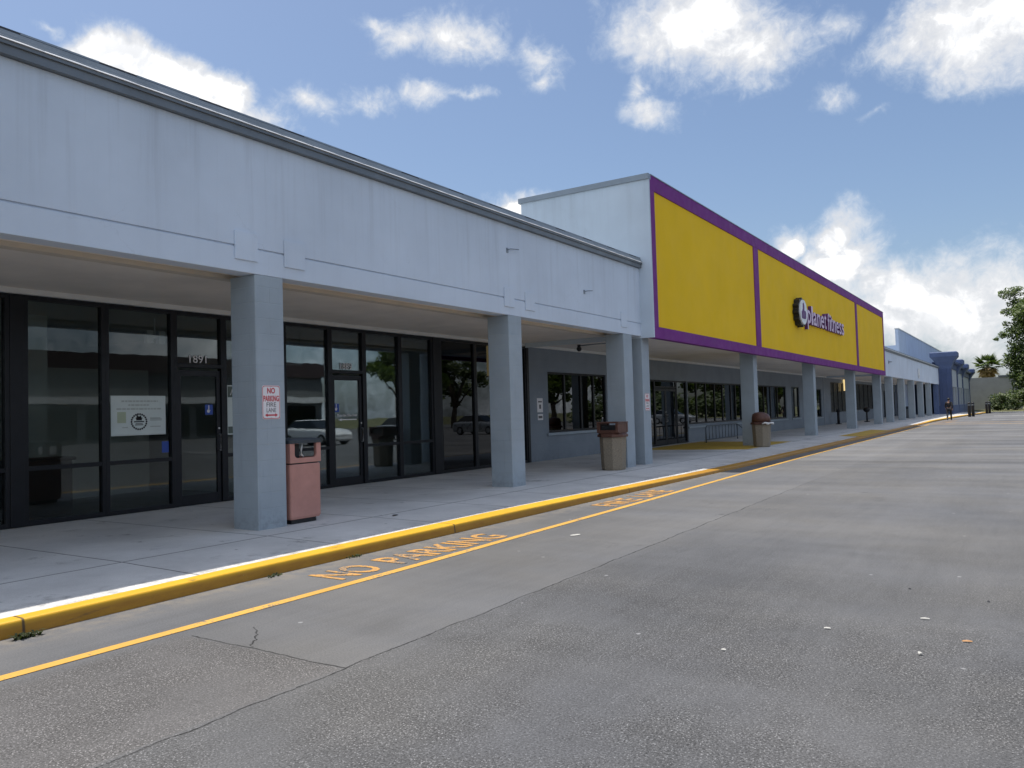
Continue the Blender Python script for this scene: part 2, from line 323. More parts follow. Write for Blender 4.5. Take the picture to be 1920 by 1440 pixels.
def leaf_mat(name, c1, c2, rough=.55):
    mt, t, b = new_mat(name)
    g = t.node('ShaderNodeNewGeometry')
    r = g.outputs['Random Per Island']
    c = t.mix(r, tuple(c1), tuple(c2))
    t.l.new(c, b.inputs['Base Color']); b.inputs['Roughness'].default_value = rough
    tl = t.node('ShaderNodeBsdfTranslucent'); t.l.new(t.mix(1., c, (1.3, 1.5, .6), 'MULTIPLY'), tl.inputs[0])
    mx = t.node('ShaderNodeMixShader'); mx.inputs[0].default_value = .3
    o = t.n['Material Output']; t.l.new(b.outputs[0], mx.inputs[1]); t.l.new(tl.outputs[0], mx.inputs[2]); t.l.new(mx.outputs[0], o.inputs[0])
    return mt

m_fascia = stucco('pale blue stucco', (.61, .685, .785), .085)
m_gymside = stucco('gym side stucco', (.55, .63, .71), .06, 7.4, 2.)
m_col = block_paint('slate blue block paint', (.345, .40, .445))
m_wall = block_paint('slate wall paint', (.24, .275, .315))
m_soffit = plain('soffit board', (.80, .735, .66), .8, 0, .08, 1.2, .1, 40)
m_cream = plain('cream batten', (.62, .55, .45), .7, 0, .06, 2)
m_white = plain('white trim', (.72, .72, .70), .5, 0, .06, 3)
m_metal_grey = plain('grey metal drip edge', (.17, .19, .21), .45, .35, .12, 2)
m_coping = plain('grey coping metal', (.26, .30, .34), .45, .4, .08, 2)
m_flash = plain('bright flashing', (.60, .61, .62), .4, .1, .06, 4)
m_roof = plain('roof panels', (.27, .30, .32), .5, .3, .15, 2)
m_ridge = plain('dark ridge cap', (.05, .055, .065), .6, .2, .1, 3)
m_frame = plain('black anodised frame', (.010, .011, .015), .42, .3, .2, 4)
m_handle = plain('brushed handle', (.55, .55, .56), .3, .9, .05, 8)
m_black = plain('black plastic', (.012, .012, .014), .5, 0, .2, 6)
m_glass = glass('shop glass', (.72, .755, .75), .8)
m_glass_dark = glass('dark tinted glass', (.10, .115, .125), 1.0)
m_int_wall = plain('interior wall', (.55, .56, .53), .8, 0, .05, 1)
m_int_floor = plain('interior floor', (.30, .29, .27), .5, 0, .15, 2)
m_int_pale = plain('interior pale wall', (.66, .66, .62), .8, 0, .05, 1)
m_yellow = plain('sign panel yellow', (.86, .545, .016), .7, 0, .04, .8, .05, 30, spec=.15)
m_purple = plain('purple trim', (.18, .026, .215), .6, 0, .10, 1.5, spec=.2)
m_letter_face = plain('lilac letter face', (.66, .50, .68), .4, 0, .05, 3)
m_letter_side = plain('purple letter return', (.10, .015, .15), .5, 0, .1, 3)
m_gear = plain('black sign metal', (.012, .012, .013), .45, 0, .1, 3)
m_signwhite = plain('sign white face', (.78, .80, .82), .4, 0, .04, 3)
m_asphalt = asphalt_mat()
m_conc = concrete_mat()
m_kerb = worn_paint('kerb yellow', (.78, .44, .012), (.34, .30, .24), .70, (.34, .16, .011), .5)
m_line = worn_paint('lane yellow', (.60, .335, .055), (.13, .125, .12), .56)
m_text = worn_paint('stencil yellow', (.56, .285, .065), (.13, .125, .12), .49)
m_linewhite = worn_paint('lane white', (.66, .64, .6), (.14, .135, .13), .58)
m_pad = worn_paint('ramp yellow', (.52, .33, .025), (.3, .27, .2), .62)
m_grass = plain('dry grass', (.10, .10, .035), .9, 0, .5, 6, .4, 30)
m_pink = plain('salmon bin shell', (.50, .245, .20), .6, 0, .10, 5, .15, 90)
m_lid = plain('charcoal bin lid', (.035, .045, .055), .55, 0, .15, 5)
m_tan = plain('tan aggregate bin', (.25, .212, .16), .9, 0, .25, 45, .6, 120)
m_brown = plain('maroon bin hood', (.10, .042, .028), .5, 0, .2, 6)
m_binbag = plain('pale bin liner', (.7, .7, .68), .3, 0, .05, 5)
m_red = plain('sign red', (.52, .02, .035), .45, 0, .05, 5)
m_signgrey = plain('sign grey print', (.13, .12, .13), .6, 0, .05, 5)
m_sign = plain('sign white', (.78, .76, .77), .4, 0, .04, 5)
m_blue_sticker = plain('blue sticker', (.02, .07, .35), .4, 0, .05, 5)
m_poster = plain('poster paper', (.62, .68, .66), .6, 0, .04, 5)
m_print = plain('poster faint print', (.42, .46, .44), .6, 0, .05, 5)
m_printgreen = plain('poster pale green print', (.44, .50, .36), .6, 0, .05, 5)
m_postergreen = plain('poster green band', (.11, .14, .12), .6, 0, .05, 5)
m_lantern = plain('lit amber panel', (.75, .6, .3), .5, 0, .03, 3, emit=((1., .74, .33), .75))
m_lantern_dim = plain('amber panel', (.55, .33, .09), .5, 0, .03, 3)
m_steel = plain('galvanised steel', (.10, .12, .14), .4, .6, .1, 5)
m_blue = plain('navy blue paint', (.055, .085, .185), .6, 0, .12, 1.5, .1, 30)
m_blue_mid = plain('mid blue paint', (.085, .125, .245), .6, 0, .12, 1.5, .1, 30)
m_pale = plain('pale panel', (.42, .46, .50), .7, 0, .08, 1.5)
m_beige = plain('beige render', (.37, .365, .345), .8, 0, .1, 1.)
m_slate = plain('grey render', (.13, .135, .135), .8, 0, .1, 1.)
m_bark = plain('bark', (.11, .085, .06), .9, 0, .3, 8, .6, 25)
m_leaf = leaf_mat('oak leaves', (.035, .066, .016), (.15, .19, .055))
m_leaf2 = leaf_mat('hedge leaves', (.028, .055, .015), (.10, .13, .035))
m_palm = leaf_mat('palm fronds', (.035, .07, .02), (.12, .15, .05))
m_palmdry = leaf_mat('dry fronds', (.22, .15, .07), (.38, .27, .13))
m_weed = leaf_mat('weeds', (.02, .03, .008), (.06, .075, .02))
m_cloth = plain('black cloth', (.012, .012, .015), .85, 0, .2, 8)
m_jeans = plain('dark trousers', (.016, .017, .022), .85, 0, .2, 8)
m_skin = plain('skin', (.28, .15, .10), .55, 0, .05, 8)
m_hair = plain('dark hair', (.012, .01, .008), .6, 0, .1, 8)
m_tyre = plain('tyre rubber', (.014, .014, .015), .8, 0, .1, 8)
m_carglass = plain('car window glass', (.01, .012, .014), .05, 0, .0, 1)
m_carwhite = plain('white car paint', (.72, .72, .72), .25, 0, .02, 1)
m_carsilver = plain('silver car paint', (.35, .36, .37), .3, .5, .02, 1)
m_carred = plain('dark red car paint', (.18, .02, .02), .25, 0, .02, 1)
m_rim = plain('wheel rim', (.4, .4, .41), .3, .8, .05, 5)
m_lamp = plain('headlight lens', (.75, .75, .73), .1, 0, .0, 5)
m_taillamp = plain('tail lamp lens', (.35, .01, .01), .2, 0, .0, 5)
m_desk = plain('dark desk', (.03, .025, .022), .5, 0, .2, 4)
m_brickred = plain('dark red cornice', (.05, .03, .03), .7, 0, .1, 2)
m_leaf_litter = plain('dead leaf', (.42, .22, .09), .7, 0, .2, 30)
m_paper = plain('paper scrap', (.42, .41, .38), .7, 0, .1, 30)

# ------------------------------------------------------------------ mesh helpers
class MB:
    def __init__(s): s.v = []; s.f = []; s.m = []; s.sm = []
    def face(s, idx, mi=0, smooth=False): s.f.append(idx); s.m.append(mi); s.sm.append(smooth)
    def box(s, x0, x1, y0, y1, z0, z1, mi=0):
        b = len(s.v)
        s.v += [(x, y, z) for z in (z0, z1) for y in (y0, y1) for x in (x0, x1)]
        for q in ((0, 2, 3, 1), (4, 5, 7, 6), (0, 1, 5, 4), (2, 6, 7, 3), (0, 4, 6, 2), (1, 3, 7, 5)): s.face([b+i for i in q], mi)
        return s
    def prism(s, pts, a, b_, axis='z', mi=0, capmi=None):
        """outline pts (u,v) pushed along an axis from a to b_; z: (x,y), x: (y,z), y: (x,z)"""
        def P(u, v, t): return {'z': (u, v, t), 'x': (t, u, v), 'y': (u, t, v)}[axis]
        b = len(s.v); n = len(pts)
        s.v += [P(u, v, a) for u, v in pts]+[P(u, v, b_) for u, v in pts]
        for i in range(n): s.face([b+i, b+(i+1) % n, b+n+(i+1) % n, b+n+i], mi)
        c = mi if capmi is None else capmi
        s.face([b+i for i in reversed(range(n))], c); s.face([b+n+i for i in range(n)], c)
        return s
    def tube(s, pts, rad, n=8, mi=0, cap=True):
        pts = [Vector(p) for p in pts]; b = len(s.v); k = len(pts)
        rad = rad if isinstance(rad, (list, tuple)) else [rad]*k
        for i, p in enumerate(pts):
            d = (pts[min(i+1, k-1)]-pts[max(i-1, 0)]).normalized()
            a = d.orthogonal().normalized() if abs(d.z) > .99 else d.cross(Vector((0, 0, 1))).normalized()
            c = d.cross(a)
            for j in range(n):
                t = 2*math.pi*j/n; q = p+(a*math.cos(t)+c*math.sin(t))*rad[i]; s.v.append(tuple(q))
        for i in range(k-1):
            for j in range(n): s.face([b+i*n+j, b+i*n+(j+1) % n, b+(i+1)*n+(j+1) % n, b+(i+1)*n+j], mi, True)
        if cap:
            s.face([b+j for j in reversed(range(n))], mi); s.face([b+(k-1)*n+j for j in range(n)], mi)
        return s
    def loft(s, rings, mi=0, cap=True, smooth=False):
        b = len(s.v); n = len(rings[0])
        for r in rings: s.v += [tuple(p) for p in r]
        for i in range(len(rings)-1):
            for j in range(n): s.face([b+i*n+j, b+i*n+(j+1) % n, b+(i+1)*n+(j+1) % n, b+(i+1)*n+j], mi, smooth)
        if cap:
            s.face([b+j for j in reversed(range(n))], mi); s.face([b+(len(rings)-1)*n+j for j in range(n)], mi)
        return s
    def ball(s, c, r, mi=0, nu=10, nv=7):
        r = r if isinstance(r, tuple) else (r, r, r)
        rings = []
        for i in range(nv+1):
            t = -math.pi/2+math.pi*(i+.02)/(nv+.04)
            rings.append([(c[0]+r[0]*math.cos(t)*math.cos(2*math.pi*j/nu), c[1]+r[1]*math.cos(t)*math.sin(2*math.pi*j/nu), c[2]+r[2]*math.sin(t)) for j in range(nu)])
        return s.loft(rings, mi, True, True)
    def quad(s, a, b, c, d, mi=0):
        k = len(s.v); s.v += [tuple(a), tuple(b), tuple(c), tuple(d)]; s.face([k, k+1, k+2, k+3], mi); return s
    def data(s, name, mats, org=(0, 0, 0)):
        me = bpy.data.meshes.new(name)
        me.from_pydata([(x-org[0], y-org[1], z-org[2]) for x, y, z in s.v], [], s.f)
        for q in (mats if isinstance(mats, (list, tuple)) else [mats]): me.materials.append(q)
        me.polygons.foreach_set('material_index', s.m); me.polygons.foreach_set('use_smooth', s.sm)
        me.update(); return me
def world_org(o):
    p = Vector((0, 0, 0))
    while o is not None: p += o.location; o = o.parent
    return p
def build(name, mb, mats, parent=None, loc=None, bevel=0., label=None):
    if parent is not None:
        org = world_org(parent)
        o = bpy.data.objects.new(name, mb.data(name, mats, org)); o.parent = parent
    else:
        loc = loc or (0, 0, 0)
        o = bpy.data.objects.new(name, mb.data(name, mats, loc)); o.location = loc
    COL.objects.link(o)
    if bevel:
        bv = o.modifiers.new('bevel', 'BEVEL'); bv.width = bevel; bv.segments = 2; bv.limit_method = 'ANGLE'
    if label: o['label'] = label
    return o
def tag(o, label, cat, group=None):
    o['label'] = label; o['category'] = cat
    if group: o['group'] = group
    return o
def thing(name, loc, label, cat, group=None):
    o = bpy.data.objects.new(name, None); o.location = loc; o.empty_display_size = .3; COL.objects.link(o)
    return tag(o, label, cat, group)
def struct(name, mb, mats, label=None):
    o = build(name, mb, mats); o['kind'] = 'structure'
    if label: o['label'] = label
    return o
def copy_tree(o, parent=None):
    c = o.copy(); COL.objects.link(c)
    if parent is not None: c.parent = parent
    for ch in list(o.children): copy_tree(ch, c)
    return c
def text_mb(body, origin, right, up, width, height, depth=.002, weight=0., mi=0, side_mi=None, spacing=1., mb=None):
    """lettering laid on a plane: origin is its lower left corner, depth goes outwards"""
    cu = bpy.data.curves.new('t', 'FONT'); cu.body = body; cu.size = 1; cu.offset = weight; cu.resolution_u = 3
    cu.extrude = .5; cu.space_character = spacing
    o = bpy.data.objects.new('t', cu); COL.objects.link(o)
    dg = bpy.context.evaluated_depsgraph_get(); me = bpy.data.meshes.new_from_object(o.evaluated_get(dg))
    bpy.data.objects.remove(o); bpy.data.curves.remove(cu)
    xs = [v.co.x for v in me.vertices]; ys = [v.co.y for v in me.vertices]
    x0, x1, y0, y1 = min(xs), max(xs), min(ys), max(ys)
    ri, up = Vector(right), Vector(up); nm = ri.cross(up); og = Vector(origin)
    mb = mb or MB(); b = len(mb.v)
    if height is None: height = (y1-y0)*width/(x1-x0)
    for v in me.vertices:
        p = og+ri*((v.co.x-x0)/(x1-x0)*width)+up*((v.co.y-y0)/(y1-y0)*height)+nm*((v.co.z+.5)*depth); mb.v.append(tuple(p))
    for p in me.polygons:
        k = mi if (side_mi is None or p.normal.z > .5) else side_mi
        mb.face([b+i for i in p.vertices], k)
    bpy.data.meshes.remove(me)
    return mb
YR, ZU = (0, 1, 0), (0, 0, 1)
def interp(tab, y):
    if y <= tab[0][0]: return tab[0][1]
    for (a, b), (c, d) in zip(tab, tab[1:]):
        if y <= c: return b+(d-b)*(y-a)/(c-a)
    return tab[-1][1]

# ------------------------------------------------------------------ ground, road, pavement, kerb, markings
KX = [(-8, 1.90), (2.76, 1.89), (5, 1.83), (8.2, 1.86), (11.6, 1.87), (16.7, 1.95), (21.5, 2.02), (54, 2.05), (67, 2.10), (80, 2.5), (92, 3.0), (112, 4.2)]
KZ = [(-8, .115), (10, .115), (17, .07), (60, .07), (66, .12), (112, .12)]
KW = [(-8, .13), (4, .14), (9, .27), (112, .27)]
LX = [(-8, 2.78), (6, 2.78), (8.2, 2.72), (12, 2.66), (18, 2.52), (25, 2.44), (40, 2.42), (59.4, 2.42)]
ys = [-8+i*.8 for i in range(151)]
g = MB(); g.quad((-1500, -1500, -.25), (1500, -1500, -.25), (1500, 1500, -.25), (-1500, 1500, -.25)); struct('ground', g, m_grass)
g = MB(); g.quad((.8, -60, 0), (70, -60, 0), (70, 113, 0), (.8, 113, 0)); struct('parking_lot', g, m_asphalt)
g = MB()
for ya, yb in zip(ys, ys[1:]):
    ka, kb = interp(KX, ya), interp(KX, yb); za, zb = interp(KZ, ya), interp(KZ, yb)
    row = lambda k, zz, yy: [(-3.8, .14), (.45, .14), (k-interp(KW, yy), zz+.004)]
    A = row(ka, za, ya); B = row(kb, zb, yb)
    for i in range(2):
        g.quad((A[i][0], ya, A[i][1]), (A[i+1][0], ya, A[i+1][1]), (B[i+1][0], yb, B[i+1][1]), (B[i][0], yb, B[i][1]))
struct('sidewalk', g, m_conc)
g = MB(); n = 7
for i, y in enumerate(ys):
    k, z = interp(KX, y), interp(KZ, y)
    for dx_, zz in ((-interp(KW, y), z+.004), (-.035, z+.002), (-.014, z-.001), (-.004, z-.008), (.0, z-.02), (.008, z*.35), (.012, -.03)): g.v.append((k+dx_, y, zz))
    if i:
        for j in range(n-1): a = (i-1)*n+j; g.face([a, a+1, a+n+1, a+n], 0, True)
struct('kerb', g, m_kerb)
def strip(tab, y0, y1, wd, z, step=.8):
    g = MB(); y = y0
    while y < y1-.01:
        yb = min(y+step, y1)
        a, b = interp(tab, y), interp(tab, yb)
        g.quad((a, y, z), (a+wd, y, z), (b+wd, yb, z), (b, yb, z)); y = yb
    return g
struct('lane_line', strip(LX, -8, 59.4, .105, .004), m_line)
g = MB()
g.quad((2.42, 59.1, .0045), (14, 57.4, .0045), (14, 57.75, .0045), (2.42, 59.4, .0045))
g.quad((3.0, 64.0, .0045), (20, 61.6, .0045), (20, 61.9, .0045), (3.0, 64.3, .0045)); struct('crossing_line', g, m_line)
g = MB(); g.quad((5.2, 87.0, .0045), (26, 84.6, .0045), (26, 85.1, .0045), (5.2, 87.6, .0045))
g.quad((5.6, 70.6, .0045), (22, 68.6, .0045), (22, 68.9, .0045), (5.6, 70.9, .0045)); struct('stop_line', g, m_linewhite)
g = MB()
for i in range(6):
    y = 61.+i*1.6; g.quad((2.35+.04*i, y, .004), (3.3+.05*i, y+1., .004), (3.3+.05*i, y+1.3, .004), (2.35+.04*i, y+.3, .004))
struct('hatched_marking', g, m_text)
RT, UPG = (0, 1, 0), (-1, 0, 0)
def ground_word(word, y0, y1, x, h):
    return text_mb(word, (x, y0, .003), RT, UPG, y1-y0, h, .002, .018)
g = ground_word('NO', 5.36, 5.98, 2.66, .47); text_mb('PARKING', (2.66, 6.22, .003), RT, UPG, 1.98, .47, .002, .018, mb=g)
struct('no_parking_lettering', g, m_text)
g = ground_word('FIRE', 11.35, 12.45, 2.58, .45); text_mb('LANE', (2.55, 12.75, .003), RT, UPG, 1.15, .45, .002, .018, mb=g)
struct('fire_lane_lettering', g, m_text)
# ramps painted yellow in front of the gym doors
g = MB(); g.prism([(-3.2, 25.2), (.4, 25.6), (.4, 31.2), (-3.2, 31.4)], .141, .146); struct('ramp_marking', g, m_pad)
g = MB(); zz = .082
g.quad((.9, 37.0, .116), (1.90, 37.4, .0815), (1.90, 45.5, .0815), (.9, 45.8, .116)); struct('ramp_marking', g, m_pad)
# bay lines of the lot beyond the camera (they show in the shop glass)
g = MB()
for i in range(14):
    y = -6+i*2.8; g.quad((17.5, y, .004), (22.8, y, .004), (22.8, y+.1, .004), (17.5, y+.1, .004))
struct('parking_bay_lines', g, m_linewhite)
# dry verge at the far end
g = MB(); g.prism([(4.3, 106), (45, 104), (45, 135), (1.5, 135), (1.5, 113.5)], -.1, .13); struct('grass_verge', g, m_grass)
g = MB(); g.prism([(4.2, 105.7), (45, 103.7), (45, 104.0), (4.2, 106.0)], -.1, .15); struct('verge_kerb', g, m_conc)

# ------------------------------------------------------------------ building parts
XG = -3.59
def column(parent, y0, y1, ztop, mat=None, x0=-.48, x1=0.):
    m = MB(); m.box(x0, x1, y0, y1, .10, ztop)
    return build('column', m, mat or m_col, parent, bevel=.012)
def window_unit(parent, y0, y1, z0, z1, rail=None, gl=None, x=XG, fr=.06, d=.10, name='storefront_window', mull=None):
    gl = gl or m_glass
    m = MB(); a, b = x-d/2, x+d/2
    m.box(a, b, y0, y0+fr, z0, z1); m.box(a, b, y1-fr, y1, z0, z1)
    m.box(a, b, y0+fr, y1-fr, z1-fr, z1); m.box(a, b, y0+fr, y1-fr, z0, z0+fr*1.1)
    cells = [y0+fr]+[y for y in (mull or [])]+[y1-fr]
    for y in (mull or []): m.box(a, b, y-fr*.7, y+fr*.7, z0+fr*1.1, z1-fr)
    if rail: 
        for i in range(len(cells)-1):
            ya = cells[i]+(fr*.7 if i else 0); yb = cells[i+1]-(fr*.7 if i < len(cells)-2 else 0)
            m.box(a+.006, b-.006, ya, yb, rail-.03, rail+.03)
    w_ = build(name, m, m_frame, parent, bevel=.004)
    for i in range(len(cells)-1):
        ya = cells[i]+(fr*.7 if i else 0); yb = cells[i+1]-(fr*.7 if i < len(cells)-2 else 0)
        spans = [(z0+fr*1.1, rail-.03), (rail+.03, z1-fr)] if rail else [(z0+fr*1.1, z1-fr)]
        for za, zb in spans:
            p = MB(); p.box(x-.004, x+.004, ya-.002, yb+.002, za-.002, zb+.002); build('pane', p, gl, w_)
    return w_
def door_unit(parent, y0, y1, z0=.145, z1=2.38, x=XG, hinge_left=True, gl=None, bar=False):
    gl = gl or m_glass
    m = MB(); a, b = x-.022, x+.022; st = .075
    m.box(a, b, y0, y0+st, z0, z1); m.box(a, b, y1-st, y1, z0, z1)
    m.box(a, b, y0+st, y1-st, z1-.10, z1); m.box(a, b, y0+st, y1-st, z0, z0+.17)
    d = build('door', m, m_frame, parent, bevel=.004)
    p = MB(); p.box(x-.004, x+.004, y0+st-.002, y1-st+.002, z0+.168, z1-.098); build('pane', p, gl, d)
    hy = y1-st*.5 if hinge_left else y0+st*.5
    h = MB(); h.tube([(x+.022, hy, 1.02), (x+.07, hy, 1.02), (x+.07, hy, 1.30), (x+.022, hy, 1.30)], .011, 8)
    build('handle', h, m_handle, d)
    h = MB(); h.tube([(x+.022, hy, 1.40), (x+.030, hy, 1.40)], .017, 10); build('lock', h, m_handle, d)
    return d
def wall_openings(x0, x1, y0, y1, z0, z1, ops):
    m = MB(); ops = sorted(ops); y = y0
    for a, b, c, d in ops:
        if a > y: m.box(x0, x1, y, a, z0, z1)
        if c > z0: m.box(x0, x1, a, b, z0, c)
        if d < z1: m.box(x0, x1, a, b, d, z1)
        y = b
    if y < y1: m.box(x0, x1, y, y1, z0, z1)
    return m
def room(parent, y0, y1, x0=-13, x1=-3.75, z1=3.3, back=None):
    m = MB(); m.box(x0, x1, y0, y1, .08, .138); build('floor', m, m_int_floor, parent)
    m = MB(); m.box(x0-.1, x0, y0, y1, .138, z1); m.box(x0, x1, y0-.06, y0, .138, z1); m.box(x0, x1, y1, y1+.06, .138, z1)
    build('inner_wall', m, back or m_int_wall, parent)
    m = MB(); m.box(x0, x1, y0, y1, z1, z1+.06); build('ceiling', m, m_int_wall, parent)
def fascia_run(parent, y0, y1, z0=3.35, zg=3.665, z1=5.06, groove=True, mat=None):
    m = MB(); mat = mat or m_fascia
    if groove:
        m.box(-.25, 0, y0, y1, z0, zg-.011); m.box(-.25, 0, y0, y1, zg+.011, z1); m.box(-.2, -.02, y0, y1, zg-.011, zg+.011)
    else: m.box(-.25, 0, y0, y1, z0, z1)
    return build('fascia', m, mat, parent, bevel=.006)
def roof_run(parent, y0, y1, step_flash=True):
    m = MB(); m.box(-.14, .075, y0, y1, 5.061, 5.15); m.box(-.14, .10, y0, y1, 5.15, 5.185); build('drip_edge', m, m_metal_grey, parent)
    m = MB(); y = y0; i = 0
    while y < y1-.05:
        L_ = .50+.02*math.sin(i*2.1); yb = min(y+L_, y1); t = .010+.007*((i*7) % 3)/2
        b = len(m.v)
        for yy, s_ in ((y, .034), (yb, .008)):
            m.v += [(-.05, yy, 5.186), (.118, yy, 5.187), (.118-s_, yy, 5.189+s_*.9+t*.3), (-.05, yy, 5.19+s_)]
        for q in ((0, 1, 5, 4), (1, 2, 6, 5), (2, 3, 7, 6), (3, 2, 1, 0), (4, 5, 6, 7)): m.face([b+k for k in q])
        y = yb; i += 1
    build('flashing', m, m_flash, parent)
    m = MB(); N = 3
    for k in range(N):
        xa, xb = .104-.06*k/N, .104-.06*(k+1)/N; za, zb = 5.192+.112*k/N, 5.192+.112*(k+1)/N
        m.quad((xa, y0, za), (xa, y1, za), (xb+.012, y1, zb-.006), (xb+.012, y0, zb-.006))
        m.quad((xb+.012, y0, zb-.006), (xb+.012, y1, zb-.006), (xb, y1, zb), (xb, y0, zb))
    m.box(-16, -.26, y0, y1, 4.9, 5.15); m.box(-.258, .043, y0, y1, 5.19, 5.304)
    build('roof', m, m_roof, parent)
    m = MB(); y = y0; i = 0
    while y < y1-.02:
        yb = min(y+(.42 if i % 2 else .78), y1)
        m.box(-.24, .052-.006*(i % 2), y, yb, 5.305, 5.325, i % 2); y = yb; i += 1
    build('ridge_cap', m, [m_coping, m_ridge], parent)
def soffit_run(parent, y0, y1, batten=True):
    m = MB(); m.box(XG-.2, -.25, y0, y1, 3.42, 3.50); build('soffit', m, m_soffit, parent)
    if batten:
        m = MB(); m.box(-.78, -.62, y0, y1, 3.365, 3.419); build('soffit_batten', m, m_cream, parent)
    m = MB(); m.box(XG+.06, XG+.14, y0, y1, 3.345, 3.419); build('wall_trim', m, m_white, parent)

# ---------------- near shops
SH = thing('shop_building', (0, 6, 0), 'long pale blue grey shop arcade with full height black framed glass, nearest of the row', 'building')
fascia_run(SH, -7, 18.48); roof_run(SH, -7, 18.52); soffit_run(SH, -7, 18.46)
for a, b in ((.85, 1.30), (6.58, 7.03), (12.38, 12.83), (17.40, 17.88)): column(SH, a, b, 3.349)
for a, b in ((.55, .9), (1.3, 1.65), (6.28, 6.62), (7.05, 7.40), (12.25, 12.58), (12.98, 13.32), (17.28, 17.6)):
    m = MB(); m.box(.001, .022, a, b, 3.50, 3.855); build('cover_plate', m, m_fascia, SH, bevel=.004)
for y, z, yl in ((12.4, 4.58, .42), (15.45, 4.14, .38)):
    m = MB(); m.box(.001, .012, y-.03, y+.03, z-.06, z+.03); m.tube([(.01, y, z), (.05, y, z), (.06, y+.04, z+.01), (.06, y+yl*.75, z+.04)], .010, 8)
    build('wall_bracket', m, m_coping, SH)
m = MB(); m.tube([(.012, 5.0+.0, 0), (.012, 5.0, .01)], .001, 4)
ZT = 3.34
for a, b in ((-6.9, -4.9), (-4.9, -2.9), (-2.9, -.9), (-.9, 1.0), (1.0, 2.5), (2.5, 3.9), (3.9, 5.34)): window_unit(SH, a, b, .145, ZT, .93)
m = MB(); m.box(XG-.07, XG+.06, 5.34, 5.52, .145, ZT); build('post', m, m_frame, SH, bevel=.006)
for a, b in ((5.52, 6.68), (6.68, 7.83)): window_unit(SH, a, b, .145, ZT, .93)
def entrance(y0, y1, number):
    tr = window_unit(SH, y0, y1, 2.42, ZT, name='transom_window')
    c = (y0+y1)/2
    n_ = MB(); text_mb(number, (XG+.0055, c-.17, 2.50), YR, ZU, .33, .135, .003, .035, mi=1, mb=n_)
    text_mb(number, (XG+.0085, c-.167, 2.503), YR, ZU, .324, .129, .0015, .0, mb=n_)
    o = build('address_number', n_, [m_sign, m_black], tr); o['label'] = 'white address numerals '+number
    m = MB(); m.box(XG-.05, XG+.05, y0, y0+.055, .145, 2.418); m.box(XG-.05, XG+.05, y1-.055, y1, .145, 2.418); build('door_jamb', m, m_frame, SH)
    return door_unit(SH, y0+.06, y1-.06)
d1 = entrance(7.83, 8.78, '1891')
window_unit(SH, 8.78, 10.10, .145, ZT, .93); window_unit(SH, 10.10, 11.27, .145, ZT, .93)
d2 = entrance(11.27, 12.24, '1889')
for a, b in ((12.24, 13.37), (13.37, 14.52)): window_unit(SH, a, b, .145, ZT, .93)
m = MB(); m.box(XG-.07, XG+.07, 14.52, 14.80, .145, ZT); build('post', m, m_frame, SH, bevel=.006)
for a, b in ((14.80, 16.22), (16.22, 17.45), (17.45, 18.62)): window_unit(SH, a, b, .145, ZT, None, m_glass_dark)
m = MB(); m.box(XG-.07, XG+.07, 18.62, 18.74, .145, ZT); build('post', m, m_frame, SH)
m = MB(); m.box(XG-.06, XG+.055, -6.9, 18.7, ZT+.002, 3.418); build('head_rail', m, m_frame, SH)
room(SH, -6.9, 9.98); room(SH, 10.06, 14.6, x0=-11); room(SH, 14.7, 18.6, x0=-10)
m = MB(); m.box(-5.5, -5.1, 6.05, 6.62, .14, 3.29); m.box(-7.2, -7.05, 5.2, 9.6, .14, 2.6); build('partition', m, m_int_pale, SH)
m = MB(); m.box(-13.4, -3.2, -7.2, -7., .0, 5.3); build('end_wall', m, m_fascia, SH)
m = MB(); m.box(-16, -13.2, -7, 18.6, 0, 5.3); build('rear_wall', m, m_fascia, SH)
# door stickers belong to the doors
def acc_sticker(door, y, z):
    m = MB(); m.box(XG+.0052, XG+.0066, y-.075, y+.075, z-.085, z+.085, 0)
    m.prism([(y-.01+.03*math.cos(t*.7), z-.025+.03*math.sin(t*.7)) for t in range(9)], XG+.0068, XG+.0076, 'x', 1)
    m.box(XG+.0068, XG+.0076, y-.012, y+.006, z-.01, z+.045, 1); m.box(XG+.0068, XG+.0076, y-.012, y+.03, z-.018, z-.008, 1)
    m.prism([(y-.003+.013*math.cos(t*.7854), z+.06+.013*math.sin(t*.7854)) for t in range(8)], XG+.0068, XG+.0076, 'x', 1)
    build('access_sticker', m, [m_blue_sticker, m_sign], door)
acc_sticker(d1, 8.50, 1.72); acc_sticker(d2, 11.46, 1.72)
m = MB(); text_mb('Please Use Other Door', (XG+.006, 11.48, 1.545), YR, ZU, .56, .05, .0015, .01, mb=m)
m.prism([(11.50, 1.48), (11.60, 1.455), (11.60, 1.47), (12.02, 1.47), (12.02, 1.49), (11.60, 1.49), (11.60, 1.505)], XG+.006, XG+.0075, 'x')
build('door_notice', m, m_sign, d2)

# ---------------- gym block
GY = thing('gym_building', (0, 37, 0), 'tall gym block with mustard yellow front panels framed in purple over a shaded walkway', 'building')
G0, G1 = 18.50, 56.5
XF = .35
m = MB(); m.box(-.2, XF-.06, G0+.02, G1-.02, 3.40, 7.36); build('front_wall', m, m_gymside, GY)
fr = MB(); x0, x1 = XF-.058, XF
zb, ztp = 3.29, 7.40
fr.box(x0, x1, G0+.004, G0+.27, zb+.29, ztp-.37); fr.box(x0, x1, G1-.27, G1-.004, zb+.29, ztp-.37)
fr.box(x0-.12, x1, G0+.004, G1-.004, zb, zb+.29); fr.box(x0, x1, G0+.004, G1-.004, ztp-.37, ztp)
for y in (27.42, 46.5): fr.box(x0, x1, y, y+.55 if y < 30 else y+.5, zb+.29, ztp-.37)
build('sign_frame', fr, m_purple, GY, bevel=.006)
m = MB()
edges = [G0+.27, 27.42, 27.97, 46.5, 47.0, G1-.27]
